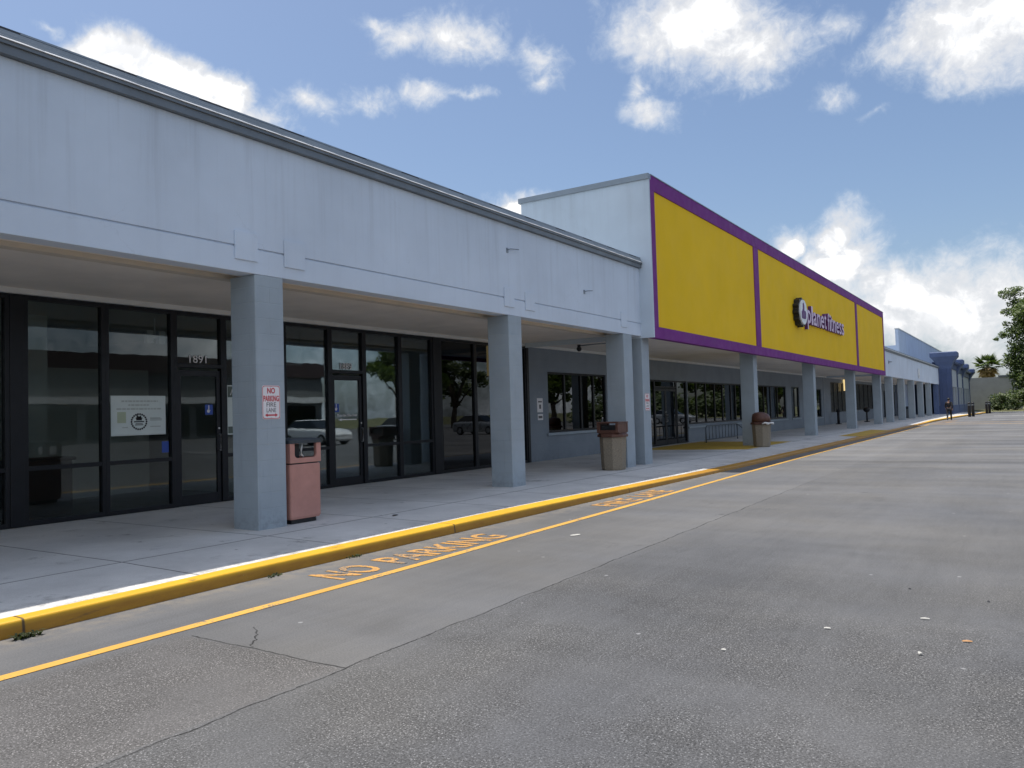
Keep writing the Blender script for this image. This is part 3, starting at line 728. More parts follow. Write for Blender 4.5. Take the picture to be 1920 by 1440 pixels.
for i in range(0, 6, 2): 
    p = MB(); p.box(XF-.057, XF-.03, edges[i], edges[i+1], zb+.29, ztp-.37); build('front_panel', p, m_yellow, GY)
m = MB(); m.box(-3.43, XF-.002, G0-.06, G0+.0, 3.30, 7.28); build('side_wall', m, m_gymside, GY)
m = MB(); m.box(-3.5, XF+.004, G0-.10, G0+.06, 7.281, 7.42); m.box(-3.5, -3.3, G0+.06, G1+.08, 7.281, 7.42); m.box(-.22, XF+.012, G0+.06, G1+.08, 7.401, 7.425); m.box(-3.3, -.22, G1-.06, G1+.08, 7.281, 7.42)
build('coping', m, m_coping, GY)
m = MB(); m.box(-3.43, -3.3, G0, G1, 5.0, 7.28); m.box(-3.3, XF-.06, G1-.02, G1+.05, 3.3, 7.28); build('parapet_wall', m, m_gymside, GY)
m = MB(); m.box(-16, -3.44, G0+.2, G1, 5.0, 5.3); build('roof', m, m_roof, GY)
m = MB(); m.box(-16, -13.2, G0+.2, G1, 0, 5.0); build('rear_wall', m, m_fascia, GY)
m = MB(); m.box(XG-.2, XF-.18, G0, G1, 3.42, 3.50); build('soffit', m, m_soffit, GY)
m = MB(); m.box(XG+.02, XG+.10, 18.8, G1, 3.345, 3.419); build('wall_trim', m, m_white, GY)
for a in (18.45, 28.06, 37.32, 47.20, 56.42): column(GY, a, a+.45, 3.419)
OPS = [(19.83, 23.63, .92, 2.69), (26.9, 31.0, .14, 2.62), (31.06, 38.4, .86, 2.62), (40.95, 46.7, .80, 2.62), (47.9, 49.8, .78, 2.62), (53.2, 55.9, .70, 2.55)]
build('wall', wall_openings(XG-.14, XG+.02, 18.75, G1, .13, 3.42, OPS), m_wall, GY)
gw = dict(gl=m_glass_dark, x=XG-.06, d=.08)
window_unit(GY, 19.83, 23.63, .92, 2.69, name='window', mull=[20.9, 21.95, 22.8], **gw)
m = MB(); m.box(XG+.021, XG+.09, 19.70, 23.78, .84, .915); build('window_sill', m, m_col, GY, bevel=.006)
window_unit(GY, 31.06, 38.4, .86, 2.62, name='window', mull=[32.2, 33.35, 34.5, 35.6, 36.8, 37.5], **gw)
window_unit(GY, 40.95, 46.7, .80, 2.62, name='window', mull=[42.3, 43.6, 45.0], **gw)
window_unit(GY, 47.9, 49.8, .78, 2.62, name='window', **gw)
window_unit(GY, 53.2, 55.9, .70, 2.55, name='window', mull=[54.5], **gw)
for a, b in ((31.06, 38.4), (40.95, 46.7), (47.9, 49.8), (53.2, 55.9)):
    m = MB(); m.box(XG+.021, XG+.085, a-.1, b+.1, .70 if a < 50 else .62, .775 if a < 50 else .695); build('window_sill', m, m_col, GY, bevel=.006)
window_unit(GY, 26.9, 27.75, .14, 2.62, name='side_light', **gw)
for a, b, h in ((27.78, 28.83, True), (28.85, 29.9, False)): door_unit(GY, a, b, .145, 2.30, x=XG-.06, hinge_left=h, gl=m_glass_dark)
window_unit(GY, 27.75, 29.93, 2.32, 2.62, name='transom_window', **gw)
window_unit(GY, 29.93, 31.0, .14, 2.62, name='side_light', **gw)
m = MB(); m.tube([(XG+.07, 23.95, .14), (XG+.07, 23.95, 2.62)], .045, 10); build('downpipe', m, m_white, GY)
room(GY, 18.85, 56.3, x0=-13, z1=3.2)

# gym sign
SG = thing('wall_sign', (XF, 34, 5.2), 'purple and white channel letter gym sign with round gear emblem on the yellow panel', 'sign')
XS = XF-.02
cy, cz, rr = 33.35, 5.27, .60
pts = []
for i in range(48):
    a = 2*math.pi*i/48; k = rr*(1.0 if (i % 4) < 2 else .87); pts.append((cy+k*1.25*math.cos(a), cz+k*math.sin(a)))
m = MB(); m.prism(pts, XS, XS+.22, 'x'); em = build('gear_emblem', m, m_gear, SG)
m = MB(); m.prism([(cy+.50*1.18*math.cos(2*math.pi*i/32), cz+.50*math.sin(2*math.pi*i/32)) for i in range(32)], XS+.22, XS+.27, 'x'); build('emblem_face', m, m_signwhite, em)
th = [(-.30, -.30), (.16, -.30), (.27, -.22), (.27, -.02), (.20, .06), (.02, .08), (.05, .30), (-.03, .42), (-.12, .38), (-.12, .16), (-.24, .02), (-.30, .0)]
m = MB(); m.prism([(cy+a*1.15, cz+b*.9) for a, b in th], XS+.271, XS+.29, 'x'); build('thumb_mark', m, m_letter_side, em)
def letters(word, y0, y1, base, asc):
    # widths follow the font: lay each letter out on its own
    wid = {'p': .56, 'l': .24, 'a': .54, 'n': .54, 'e': .55, 't': .32, 'f': .30, 'i': .24, 's': .47}
    tot = sum(wid[c] for c in word); k = (y1-y0)/tot; y = y0; xh = asc*.72
    for c in word:
        w_ = wid[c]*k; g_ = w_*.10
        h, zo = (asc, 0) if c in 'lf' else (asc*.9, 0) if c == 't' else (asc*.95, 0) if c == 'i' else (xh+.24, -.24) if c == 'p' else (xh, 0)
        mb = text_mb(c, (XS, y+g_/2, base+zo), YR, ZU, w_-g_*1.6, h, .13, .012, 0, 1)
        build('letter', mb, [m_letter_face, m_letter_side], SG); y += w_
letters('planet', 34.55, 38.35, 4.93, .80); letters('fitness', 38.6, 42.5, 4.93, .80)

# ---------------- far shops
FS = thing('shop_building', (0, 77, 0), 'pale grey arcade wing with seven slate columns beyond the yellow gym front', 'building')
fascia_run(FS, 56.6, 97, groove=False); roof_run(FS, 56.6, 97.1); soffit_run(FS, 56.6, 97, False)
for b in (62.2, 68.6, 74.9, 81.5, 88.5): column(FS, b-.45, b, 3.349)
column(FS, 95.7, 96.3, 3.349, m_blue_mid)
m_dark_pane = plain('opaque dark pane', (.012, .014, .018), .35, 0, .2, 2, spec=.12)  # opaque dark surface instead of glass, put in to drop mirrored blue towers
gf = dict(gl=m_dark_pane, x=XG-.06, d=.08)
FO = [(58.9, 64.9, .95, 3.1), (68.6, 77., 1.0, 3.15), (79.5, 81, .14, 2.6), (83., 86, .14, 2.7), (90., 92.5, .14, 2.6)]
build('wall', wall_openings(XG-.14, XG+.02, 56.6, 97, .13, 3.42, FO), m_wall, FS)
window_unit(FS, 58.9, 64.9, .95, 3.1, name='window', mull=[60.3, 61.8, 63.3], **gf)
window_unit(FS, 68.6, 77., 1.0, 3.15, name='window', mull=[70.6, 72.6, 74.8], **gf)
for a, b, t in ((79.5, 81, 2.6), (83, 84.5, 2.7), (84.5, 86, 2.7), (90, 92.5, 2.6)): window_unit(FS, a, b, .14, t, name='storefront_window', **gf)
room(FS, 56.7, 97, z1=3.2)
for z_, y_ in ((4.35, 60.5),):
    m = MB(); m.box(.001, .016, y_-.06, y_+.06, z_-.15, z_+.1); m.tube([(.01, y_, z_), (.10, y_, z_), (.11, y_+.9, z_+.04)], .03, 8); build('wall_bracket', m, m_metal_grey, FS)
m = MB(); m.box(-16, -13.2, 56.6, 97, 0, 5.3); build('rear_wall', m, m_fascia, FS)
m_far = stucco('far parapet stucco', (.48, .57, .72), .05, 9.2, 3)
BS = thing('store_building', (-10, 112, 0), 'tall pale blue windowless store wall rising behind the far arcade roof', 'building')
m = MB(); m.box(-3.3, -3.0, 91, 142, 0, 9.15); build('front_wall', m, m_far, BS)
m = MB(); m.box(-3.35, -2.94, 90.95, 142, 9.151, 9.25); build('coping', m, m_flash, BS)
m = MB(); m.box(-22, -3.31, 91.3, 91.6, 0, 7.5); m.box(-22, -3.31, 141.6, 141.9, 0, 7.5); build('side_wall', m, m_far, BS)
m = MB(); m.box(-22, -3.31, 91.61, 141.59, 7.2, 7.4); build('roof', m, m_roof, BS)

# emblem on the far fascia
ES = thing('wall_emblem', (.02, 78.3, 4.05), 'small white wreath shaped emblem sign on the far pale fascia', 'sign')
m = MB()
for i in range(20):
    a = 2*math.pi*i/20
    if abs(a-math.pi/2) < .3: continue
    c_ = (78.3+.62*math.cos(a), 4.05+.40*math.sin(a)); m.ball((.04, *c_), (.03, .15, .07), 0, 6, 4)
build('wreath', m, m_signwhite, ES)
m = MB(); m.prism([(78.0, 3.85), (78.6, 3.85), (78.6, 4.2), (78.3, 4.42), (78.0, 4.2)], .001, .06, 'x'); build('shield', m, m_signwhite, ES)

# ---------------- blue fronted store at the far end
BL = thing('store_building', (0, 115, 0), 'navy blue store front with flared tower capitals at the far end of the row', 'building')
def tower(y, zt, x0=.0, x1=1.17, ys_=1.3):
    zc = zt-1.8
    m = MB(); m.box(x0, x1, y, y+ys_, -.2, zc); m.box(x0-.04, x1+.04, y-.04, y+ys_+.04, -.2, .9)
    for k in range(3): m.box(x1, x1+.03, y+.2+k*.38, y+.33+k*.38, 1.1, zc-.1)
    for k in range(2): m.box(x0+.3+k*.45, x0+.42+k*.45, y-.03, y, 1.1, zc-.1)
    o = build('pilaster', m, m_blue, BL, bevel=.02)
    def ring(e, z): return [(x0-e, y-e, z), (x1+e, y-e, z), (x1+e, y+ys_+e, z), (x0-e, y+ys_+e, z)]
    m = MB(); m.loft([ring(.02, zc+.001), ring(.10, zc+.25), ring(.24, zc+.6), ring(.44, zc+.95), ring(.70, zc+1.28), ring(.71, zc+1.31), ring(.71, zc+1.72), ring(.66, zc+1.80)])
    build('capital', m, m_blue_mid, o)
TW = ((97., 6.8), (105.6, 6.3), (114.4, 6.1), (127.6, 5.9))
for y, zt in TW: tower(y, zt)
for (ya, za), (yb, zb) in zip(TW, TW[1:]):
    a, b = ya+1.36, yb-.06; top = min(za, zb)-.45
    m = MB(); m.box(-.6, 1.22, a, b, top-.85, top-.25); m.box(-.7, 1.55, a, b, top-.25, top); build('cornice', m, m_blue, BL, bevel=.03)
    m = MB(); m.box(-.6, 1.12, a, b, 3.1, top-.852); build('front_panel', m, m_pale, BL)
    m = MB(); m.box(-.3, 1.24, a, b, -.2, 1.05); build('base_wall', m, m_blue_mid, BL, bevel=.02)
    n_ = 2 if b-a < 9 else 3; w_ = (b-a-.6*(n_+1))/n_
    for k in range(n_+1):
        m = MB(); q = a+k*(w_+.6); m.box(-.25, 1.16, q, q+.6, 1.051, 3.099); build('pier', m, m_pale, BL)
    for k in range(n_): window_unit(BL, a+.6+k*(w_+.6), a+.6+k*(w_+.6)+w_, 1.06, 3.09, name='window', gl=m_glass_dark, x=.95, d=.1)
m = MB(); m.box(-8, -2.6, 98, 128.9, -.2, 4.9); build('inner_wall', m, m_blue, BL)
m = MB(); m.box(-2.59, -.61, 98.4, 128.9, 4.4, 4.5); build('soffit', m, m_blue, BL)
m = MB(); m.box(-3., .9, 129.0, 134, -.2, 4.9); build('end_wall', m, m_blue, BL)

# ------------------------------------------------------------------ signs and posters
def parking_sign(y, zc, x=.004):
    t = thing('parking_sign', (x, y, zc), '', 'sign')
    w_, h_ = .285, .43
    y0, z0 = y-w_/2, zc-h_/2
    def rr_(e, r=.03):
        p = []
        for cx_, cz_, a0 in ((y0+w_-e-r, z0+h_-e-r, 0), (y0+e+r, z0+h_-e-r, 90), (y0+e+r, z0+e+r, 180), (y0+w_-e-r, z0+e+r, 270)):
            for k in range(4): a = R(a0+30*k); p.append((cx_+r*math.cos(a), cz_+r*math.sin(a)))
        return p
    m = MB(); m.prism(rr_(0), x, x+.003, 'x'); build('sign_plate', m, m_sign, t)
    m = MB(); A, B = rr_(.006), rr_(.013); b = len(m.v); n_ = len(A)
    m.v += [(x+.004, *p) for p in A]+[(x+.004, *p) for p in B]
    for i in range(n_): m.face([b+i, b+(i+1) % n_, b+n_+(i+1) % n_, b+n_+i])
    build('border', m, m_red, t)
    m = MB(); text_mb('NO', (x+.0035, y-.062, z0+h_-.105), YR, ZU, .124, .075, .001, .03, mb=m)
    text_mb('PARKING', (x+.0035, y-.122, z0+h_-.205), YR, ZU, .244, .075, .001, .03, mb=m)
    zz = z0+.052
    m.prism([(y-.10, zz), (y-.062, zz+.024), (y-.062, zz+.009), (y+.062, zz+.009), (y+.062, zz+.024), (y+.10, zz), (y+.062, zz-.024), (y+.062, zz-.009), (y-.062, zz-.009), (y-.062, zz-.024)], x+.0035, x+.0045, 'x')
    build('red_lettering', m, m_red, t)
    m = MB(); text_mb('FIRE', (x+.0035, y-.075, z0+.158), YR, ZU, .15, .055, .001, .005, mb=m); text_mb('LANE', (x+.0035, y-.075, z0+.088), YR, ZU, .15, .055, .001, .005, mb=m)
    build('grey_lettering', m, m_signgrey, t)
    for s_ in (1, -1):
        m = MB(); m.tube([(x+.003, y, zc+s_*(h_/2-.018)), (x+.007, y, zc+s_*(h_/2-.018))], .006, 8); build('bolt', m, m_handle, t)
    return t
s1 = parking_sign(6.80, 1.735); tag(s1, 'red and white NO PARKING FIRE LANE sign on the nearest column beside the pink bin', 'sign', 'fire lane parking signs')
s2 = parking_sign(18.68, 1.70); tag(s2, 'distant white fire lane parking sign on the slim column under the purple frame corner', 'sign', 'fire lane parking signs')
ns = thing('notice_sign', (XG+.03, 19.34, 1.6), 'small white notice sign on the slate wall left of the gym window', 'sign')
m = MB(); m.box(XG+.022, XG+.03, 19.2, 19.5, 1.52, 1.92); m.box(XG+.022, XG+.03, 19.22, 19.5, 1.30, 1.47); build('sign_plate', m, m_sign, ns)
m = MB(); m.box(XG+.0305, XG+.032, 19.30, 19.40, 1.62, 1.74); m.box(XG+.0305, XG+.032, 19.25, 19.45, 1.80, 1.84); m.box(XG+.0305, XG+.032, 19.25, 19.46, 1.35, 1.42); build('printed_mark', m, m_signgrey, ns)

XP = XG+.0052
po = thing('poster', (XP, 7.23, 1.64), 'wide white poster with dark round seal on the glass left of the first door', 'poster')
m = MB(); m.box(XP, XP+.002, 6.78, 7.69, 1.335, 1.95); build('paper', m, m_poster, po)
m = MB()
for z_, a, b in ((1.865, 6.95, 7.56), (1.805, 7.06, 7.40), (1.745, 6.87, 7.61)):
    y_ = a
    while y_ < b: l_ = random.uniform(.03, .08); m.box(XP+.002, XP+.0026, y_, min(y_+l_, b), z_-.012, z_+.012); y_ += l_+.014
for a, b, z_ in ((6.96, 7.05, 1.46), (7.42, 7.60, 1.465), (7.42, 7.62, 1.565), (7.42, 7.62, 1.585), (7.42, 7.60, 1.60)): m.box(XP+.002, XP+.0026, a, b, z_-.008, z_+.008)
m.box(XP+.002, XP+.0026, 6.80, 7.67, 1.350, 1.353); m.box(XP+.002, XP+.0026, 6.80, 7.67, 1.932, 1.935)
build('print', m, m_print, po)
m = MB(); m.box(XP+.002, XP+.0026, 6.88, 7.02, 1.53, 1.70); build('picture_print', m, m_printgreen, po)
m = MB(); c0 = (7.235, 1.545)
for i in range(22):
    a = 2*math.pi*i/22; q = (c0[0]+.125*math.cos(a), c0[1]+.125*math.sin(a)*.95)
    m.prism([(q[0]+.017*math.cos(k*1.0472+a), q[1]+.017*math.sin(k*1.0472+a)) for k in range(6)], XP+.002, XP+.0027, 'x')
for dz_, hw, hh in ((.055, .055, .010), (.075, .035, .008), (.0, .085, .009), (-.03, .06, .005), (-.05, .07, .006)): m.box(XP+.002, XP+.0027, c0[0]-hw, c0[0]+hw, c0[1]+dz_-hh, c0[1]+dz_+hh)
m.prism([(c0[0]-.05, c0[1]+.02), (c0[0]+.05, c0[1]+.02), (c0[0]+.03, c0[1]+.10), (c0[0], c0[1]+.07), (c0[0]-.035, c0[1]+.115)], XP+.002, XP+.0027, 'x')
build('round_seal', m, m_black, po)
p2 = thing('poster', (XP, 9.1, 1.7), 'tall white poster with green band half hidden behind the nearest column', 'poster')
m = MB(); m.box(XP, XP+.002, 8.86, 9.42, 1.28, 2.14); build('paper', m, m_poster, p2)
m = MB(); m.box(XP+.002, XP+.0026, 8.88, 9.40, 1.93, 2.12); m.box(XP+.002, XP+.0026, 8.88, 8.99, 1.30, 1.42); build('green_band', m, m_postergreen, p2)
m = MB(); m.box(XP+.0027, XP+.0032, 8.95, 9.30, 2.01, 2.035); m.prism([(8.93, 1.97), (8.945, 1.965), (8.99, 2.08), (8.975, 2.085)], XP+.0027, XP+.0032, 'x'); build('print', m, m_sign, p2)
st = thing('window_sticker', (XP, 7.66, 1.13), 'small blue square sticker low on the glass under the white poster', 'sticker')
m = MB(); m.box(XP, XP+.001, 7.62, 7.74, 1.04, 1.22); build('sticker_face', m, m_blue_sticker, st)

# lanterns
def lantern(y, z0, z1, mat, x, label, w_=.17):
    t = thing('wall_lantern', (x, y, z0), label, 'lantern', 'amber lanterns on the shop fronts')
    m = MB(); m.box(x, x+.10, y-w_/2, y+w_/2, z0, z1); build('lamp_panel', m, mat, t, bevel=.01)
    m = MB()
    for k in range(5):
        z_ = z0+(z1-z0)*k/4; m.box(x+.101, x+.108, y-w_/2-.006, y+w_/2+.006, z_-.014, z_+.014)
    m.box(x+.101, x+.107, y-.005, y+.005, z0, z1); m.box(x-.0, x+.11, y-w_/2-.012, y+w_/2+.012, z1, z1+.02); m.box(x, x+.11, y-w_/2-.012, y+w_/2+.012, z0-.02, z0)
    build('frame', m, m_ridge, t)
lantern(17.12, 2.50, 3.30, m_lantern, XG+.06, 'lit tall amber grid lantern on black glass just left of the second column', .22)
lantern(15.40, 2.02, 2.56, m_lantern_dim, XG-.75, 'dim amber lantern hanging inside the black glass shop', .34)
lantern(63.6, 2.5, 3.35, m_lantern, XG+.08, 'distant lit amber lantern under the far end of the gym soffit', .5)
m = MB()
# soffit camera with its conduit
sc_ = thing('security_camera', (-2.65, 20.1, 3.4), 'small black dome security camera under the gym soffit beside the twin columns', 'camera')
m.tube([(-2.65, 20.1, 3.419), (-2.65, 20.1, 3.34)], .05, 10); build('mount', m, m_black, sc_)
m = MB(); m.ball((-2.65, 20.1, 3.30), .075); build('dome', m, m_black, sc_)
m = MB(); m.tube([(-2.60, 20.1, 3.39), (-2.2, 20.15, 3.405), (-1.2, 20.3, 3.405), (-.8, 20.35, 3.405)], .013, 6); build('conduit', m, m_metal_grey, sc_)

# ------------------------------------------------------------------ bins
def sq(x, y, hx, hy, z, r=.03, n=3):
    p = []
    for sx_, sy_, a0 in ((1, 1, 0), (-1, 1, 90), (-1, -1, 180), (1, -1, 270)):
        for k in range(n+1):
            a = R(a0+90*k/n); p.append((x+sx_*(hx-r)+r*math.cos(a), y+sy_*(hy-r)+r*math.sin(a), z))
    return p
B1 = thing('litter_bin', (-.27, 7.36, .14), 'square salmon pink litter bin with charcoal top tucked behind the nearest column', 'bin')
bx, by, hx = -.27, 7.37, .265
m = MB(); m.loft([sq(bx, by, hx-.045, hx-.045, .142), sq(bx, by, hx-.045, hx-.045, .20)]); build('plinth', m, m_black, B1)
m = MB(); m.loft([sq(bx, by, hx-.012, hx-.012, .201, .035), sq(bx, by, hx, hx, .23, .035), sq(bx, by, hx, hx, .905, .035), sq(bx, by, hx-.008, hx-.008, .918, .035)]); build('body', m, m_pink, B1)
m = MB(); m.loft([sq(bx, by, hx-.02, hx-.02, .919, .03), sq(bx, by, hx-.02, hx-.02, .935, .03)]); build('joint', m, m_black, B1)
# hood: four walls, each with a wide slot whose lower corners are rounded
m = MB(); z0, z1 = .936, 1.19; zs = 1.0
def slot_wall(m, fn):
    hw = hx; sw = hx-.075
    m_pts = [(-hw, z0), (hw, z0), (hw, z1), (sw, z1), (sw, zs+.05)]
    m_pts += [(sw-.05+.05*math.cos(R(-a)), zs+.05+.05*math.sin(R(-a))) for a in (22, 45, 67, 90)]
    m_pts += [(-sw+.05+.05*math.cos(R(a)), zs+.05+.05*math.sin(R(a))) for a in (270, 247, 225, 202)]
    m_pts += [(-sw, zs+.05), (-sw, z1), (-hw, z1)]
    b = len(m.v); k = len(m_pts)
    m.v += [fn(u, v, 0) for u, v in m_pts]+[fn(u, v, .03) for u, v in m_pts]
    for i in range(k): m.face([b+i, b+(i+1) % k, b+k+(i+1) % k, b+k+i])
    m.face([b+i for i in range(k)]); m.face([b+k+i for i in reversed(range(k))])
slot_wall(m, lambda u, v, d: (bx+hx-d, by+u, v)); slot_wall(m, lambda u, v, d: (bx-hx+d, by-u, v))
slot_wall(m, lambda u, v, d: (bx-u*.88, by+hx-d, v)); slot_wall(m, lambda u, v, d: (bx+u*.88, by-hx+d, v))
build('hood', m, m_pink, B1)
m = MB(); m.box(bx-hx+.07, bx+hx-.07, by-hx+.07, by+hx-.07, .937, .95); m.box(bx-.02, bx+.16, by-.19, by-.02, .95, 1.18); build('inner_liner', m, m_black, B1)
m = MB(); m.tube([(bx+hx-.045, by-.02, 1.18), (bx+hx-.035, by-.05, 1.10), (bx+hx-.04, by-.04, 1.04), (bx+hx-.05, by+.0, 1.01)], .012, 6); build('bag_edge', m, m_binbag, B1)
m = MB(); m.loft([sq(bx, by, hx+.012, hx+.012, 1.191, .04), sq(bx, by, hx+.015, hx+.015, 1.23, .04), sq(bx, by, hx-.02, hx-.02, 1.255, .04), sq(bx, by, .12, .12, 1.262, .04)]); build('lid', m, m_lid, B1)

def octo(x, y, r, z, n=8, ph=22.5): return [(x+r*math.cos(R(ph+360*k/n)), y+r*math.sin(R(ph+360*k/n)), z) for k in range(n)]
def tan_bin(x, y, label, hood_tilt):
    t = thing('litter_bin', (x, y, .14), label, 'bin', 'tan octagonal bins with maroon hoods')
    m = MB(); m.loft([octo(x, y, .265, .142), octo(x, y, .28, .18), octo(x, y, .31, .86), octo(x, y, .31, .90)]); build('body', m, m_tan, t, bevel=.008)
    m = MB(); m.loft([octo(x, y, .32, .901), octo(x, y, .355, .90), octo(x, y, .355, .955), octo(x, y, .31, .985)]); build('rim', m, m_brown, t, bevel=.006)
    return t
B2 = tan_bin(-.04, 16.72, 'tan stone textured bin with boxy maroon hood beside the twin columns', 0)
x, y = -.04, 16.72
m = MB(); a_ = .245
for s_ in (1, -1):
    m.box(x-a_, x+a_, y+s_*a_-.02, y+s_*a_+.02, .986, 1.06); m.box(x+s_*a_-.02, x+s_*a_+.02, y-.199, y+.199, .986, 1.215)
for sx_ in (1, -1):
    for sy_ in (1, -1): m.box(x+sx_*.235-.035, x+sx_*.235+.035, y+sy_*.235-.036, y+sy_*.235+.036, 1.0, 1.215)
m.box(x-.275, x+.275, y-.275, y+.275, 1.216, 1.25)
build('hood', m, m_brown, B2, bevel=.008)
m = MB(); m.box(x-.2, x+.2, y-.2, y+.2, .987, 1.17); build('inner_liner', m, m_black, B2)
B3 = tan_bin(.42, 27.25, 'tan stone textured bin with domed maroon hood and white liner at the yellow ramp', 1)
x, y = .42, 27.25
m = MB(); m.loft([octo(x, y, .31, .99, 12, 15), octo(x, y-.0, .30, 1.15, 12, 15), octo(x-.02, y, .26, 1.24, 12, 15), octo(x-.04, y, .16, 1.30, 12, 15), octo(x-.04, y, .04, 1.32, 12, 15)], 0, True, True); build('hood', m, m_brown, B3)
m = MB(); m.tube([(x+.385*math.cos(R(k)), y+.385*math.sin(R(k)), .94+.02*math.sin(k)) for k in range(-70, 80, 15)], [.02+.012*(i % 3) for i in range(10)], 6); build('bag_edge', m, m_binbag, B3)
B4 = thing('litter_bin', (-.75, 77.0, .14), 'small grey box bin between columns of the far arcade', 'bin')
m = MB(); m.loft([sq(-.75, 77., .42, .42, .142, .05), sq(-.75, 77., .46, .46, .95, .05)]); build('body', m, m_metal_grey, B4)
m = MB(); m.loft([sq(-.75, 77., .49, .49, .951, .05), sq(-.75, 77., .47, .47, 1.05, .05), sq(-.75, 77., .3, .3, 1.16, .05)]); build('lid', m, m_lid, B4)

# bike rack
BK = thing('bike_rack', (-2.6, 32.6, .14), 'low dark steel bike rack under the gym windows', 'bike rack')
m = MB(); m.tube([(-2.6, 30.3, .14), (-2.6, 30.3, .72), (-2.6, 30.4, .80), (-2.6, 34.2, .80), (-2.6, 34.3, .72), (-2.6, 34.3, .14)], .025, 8); m.tube([(-2.6, 30.3, .26), (-2.6, 34.3, .26)], .02, 8); m.tube([(-2.6, 34.3, .78), (-2.1, 35.2, .16)], .022, 8)
build('frame', m, m_steel, BK)
for i in range(9):
    yb_ = 30.7+i*.4; m = MB(); m.tube([(-2.6, yb_, .28), (-2.6, yb_, .78)], .013, 6); build('bar', m, m_steel, BK)
# ash receptacles
def ash(x, y, label, wide):
    t = thing('ash_receptacle', (x, y, .14), label, 'ashtray', 'smokers posts')
    m = MB(); m.tube([(x, y, .141), (x, y, .19)], .2, 12); build('base', m, m_black, t)
    m = MB(); m.tube([(x, y, .19), (x, y, .95)], .09 if not wide else .06, 10); build('pole', m, m_black, t)
    m = MB()
    if wide: m.ball((x, y, 1.05), (.24, .24, .2))
    else: m.tube([(x, y, .951), (x, y, 1.0), (x, y, 1.16)], [.09, .15, .12], 10)
    build('head', m, m_black, t)
ash(-3.0, 58.3, 'slim black smokers post under the far gym window', False); ash(-2.1, 64.1, 'black smokers post with a round head under the far arcade window', True)

# bollards
lab = ['black bollard at the kerb, nearer left post of the near pair', 'black bollard at the kerb, right post of the near pair', 'black bollard by the verge, left post of the far pair', 'black bollard by the verge, right post of the far pair']
BO = thing('bollard', (3.42, 84.5, 0), lab[0], 'bollard', 'black bollards at the end of the kerb')
m = MB(); m.tube([(3.42, 84.5, 0.0), (3.42, 84.5, 1.25), (3.42, 84.5, 1.32), (3.42, 84.5, 1.36)], [.13, .13, .11, .04], 12); build('post', m, m_black, BO)
m = MB(); m.tube([(3.42, 84.5, 1.05), (3.42, 84.5, 1.12)], .135, 12); build('band', m, m_metal_grey, BO)
for (bx_, by_), l_ in zip(((3.62, 86.2), (4.05, 103.6), (4.3, 104.4)), lab[1:]):
    o = copy_tree(BO); o.location = (bx_, by_, 0); o['label'] = l_

# ------------------------------------------------------------------ interior furniture
DK = thing('reception_desk', (-5.6, 5.9, .14), 'dark reception desk inside the first shop behind the glass', 'desk')
m = MB(); m.box(-5.05, -4.5, 5.0, 6.75, .98, 1.03); build('desk_top', m, m_desk, DK, bevel=.008)
m = MB(); m.box(-4.58, -4.53, 5.05, 6.7, .14, .979); m.box(-5.0, -4.58, 5.05, 5.1, .14, .979); m.box(-5.0, -4.58, 6.65, 6.7, .14, .979); build('front_panel', m, m_desk, DK)
CH = thing('office_chair', (-5.6, 5.5, .14), 'grey backed office chair behind the dark reception desk', 'chair')
m = MB(); m.loft([[(-5.45, 5.25, 1.0), (-5.38, 5.25, 1.0), (-5.38, 5.85, 1.0), (-5.45, 5.85, 1.0)], [(-5.55, 5.2, 1.5), (-5.48, 5.2, 1.5), (-5.48, 5.9, 1.5), (-5.55, 5.9, 1.5)]]); build('backrest', m, m_metal_grey, CH, bevel=.02)
m = MB(); m.box(-5.75, -5.3, 5.25, 5.85, .56, .64); build('seat', m, m_metal_grey, CH, bevel=.02)
m = MB(); m.tube([(-5.52, 5.55, .16), (-5.52, 5.55, .56)], .03, 8)
for k in range(5): m.tube([(-5.52, 5.55, .2), (-5.52+.28*math.cos(k*1.2566), 5.55+.28*math.sin(k*1.2566), .16)], .02, 6)
m.tube([(-5.45, 5.55, .6), (-5.40, 5.55, 1.05)], .025, 6); build('base', m, m_black, CH)

EL = thing('emergency_light', (-4.3, 7.85, 2.95), 'pale twin headed emergency light high inside the first shop by its door', 'light')
for s_ in (-1, 1):
    m = MB(); m.box(-4.35, -4.25, 7.98+s_*.11-.06, 7.98+s_*.11+.06, 2.86, 3.08); build('lamp_head', m, m_white, EL, bevel=.01)
m = MB(); m.box(-4.34, -4.28, 7.93, 8.03, 2.95, 3.0); m.tube([(-4.3, 7.98, 3.0), (-4.3, 7.98, 3.29)], .012, 6); build('bracket', m, m_white, EL)
HP = thing('hanging_placard', (-4.6, 11.2, 2.8), 'pale square placard hanging inside the second shop left of its door', 'placard')
m = MB(); m.box(-4.61, -4.59, 11.05, 11.5, 2.62, 3.0); build('board', m, m_int_pale, HP)
m = MB(); m.tube([(-4.6, 11.1, 3.0), (-4.6, 11.1, 3.29)], .006, 5); m.tube([(-4.6, 11.45, 3.0), (-4.6, 11.45, 3.29)], .006, 5); build('cord', m, m_black, HP)

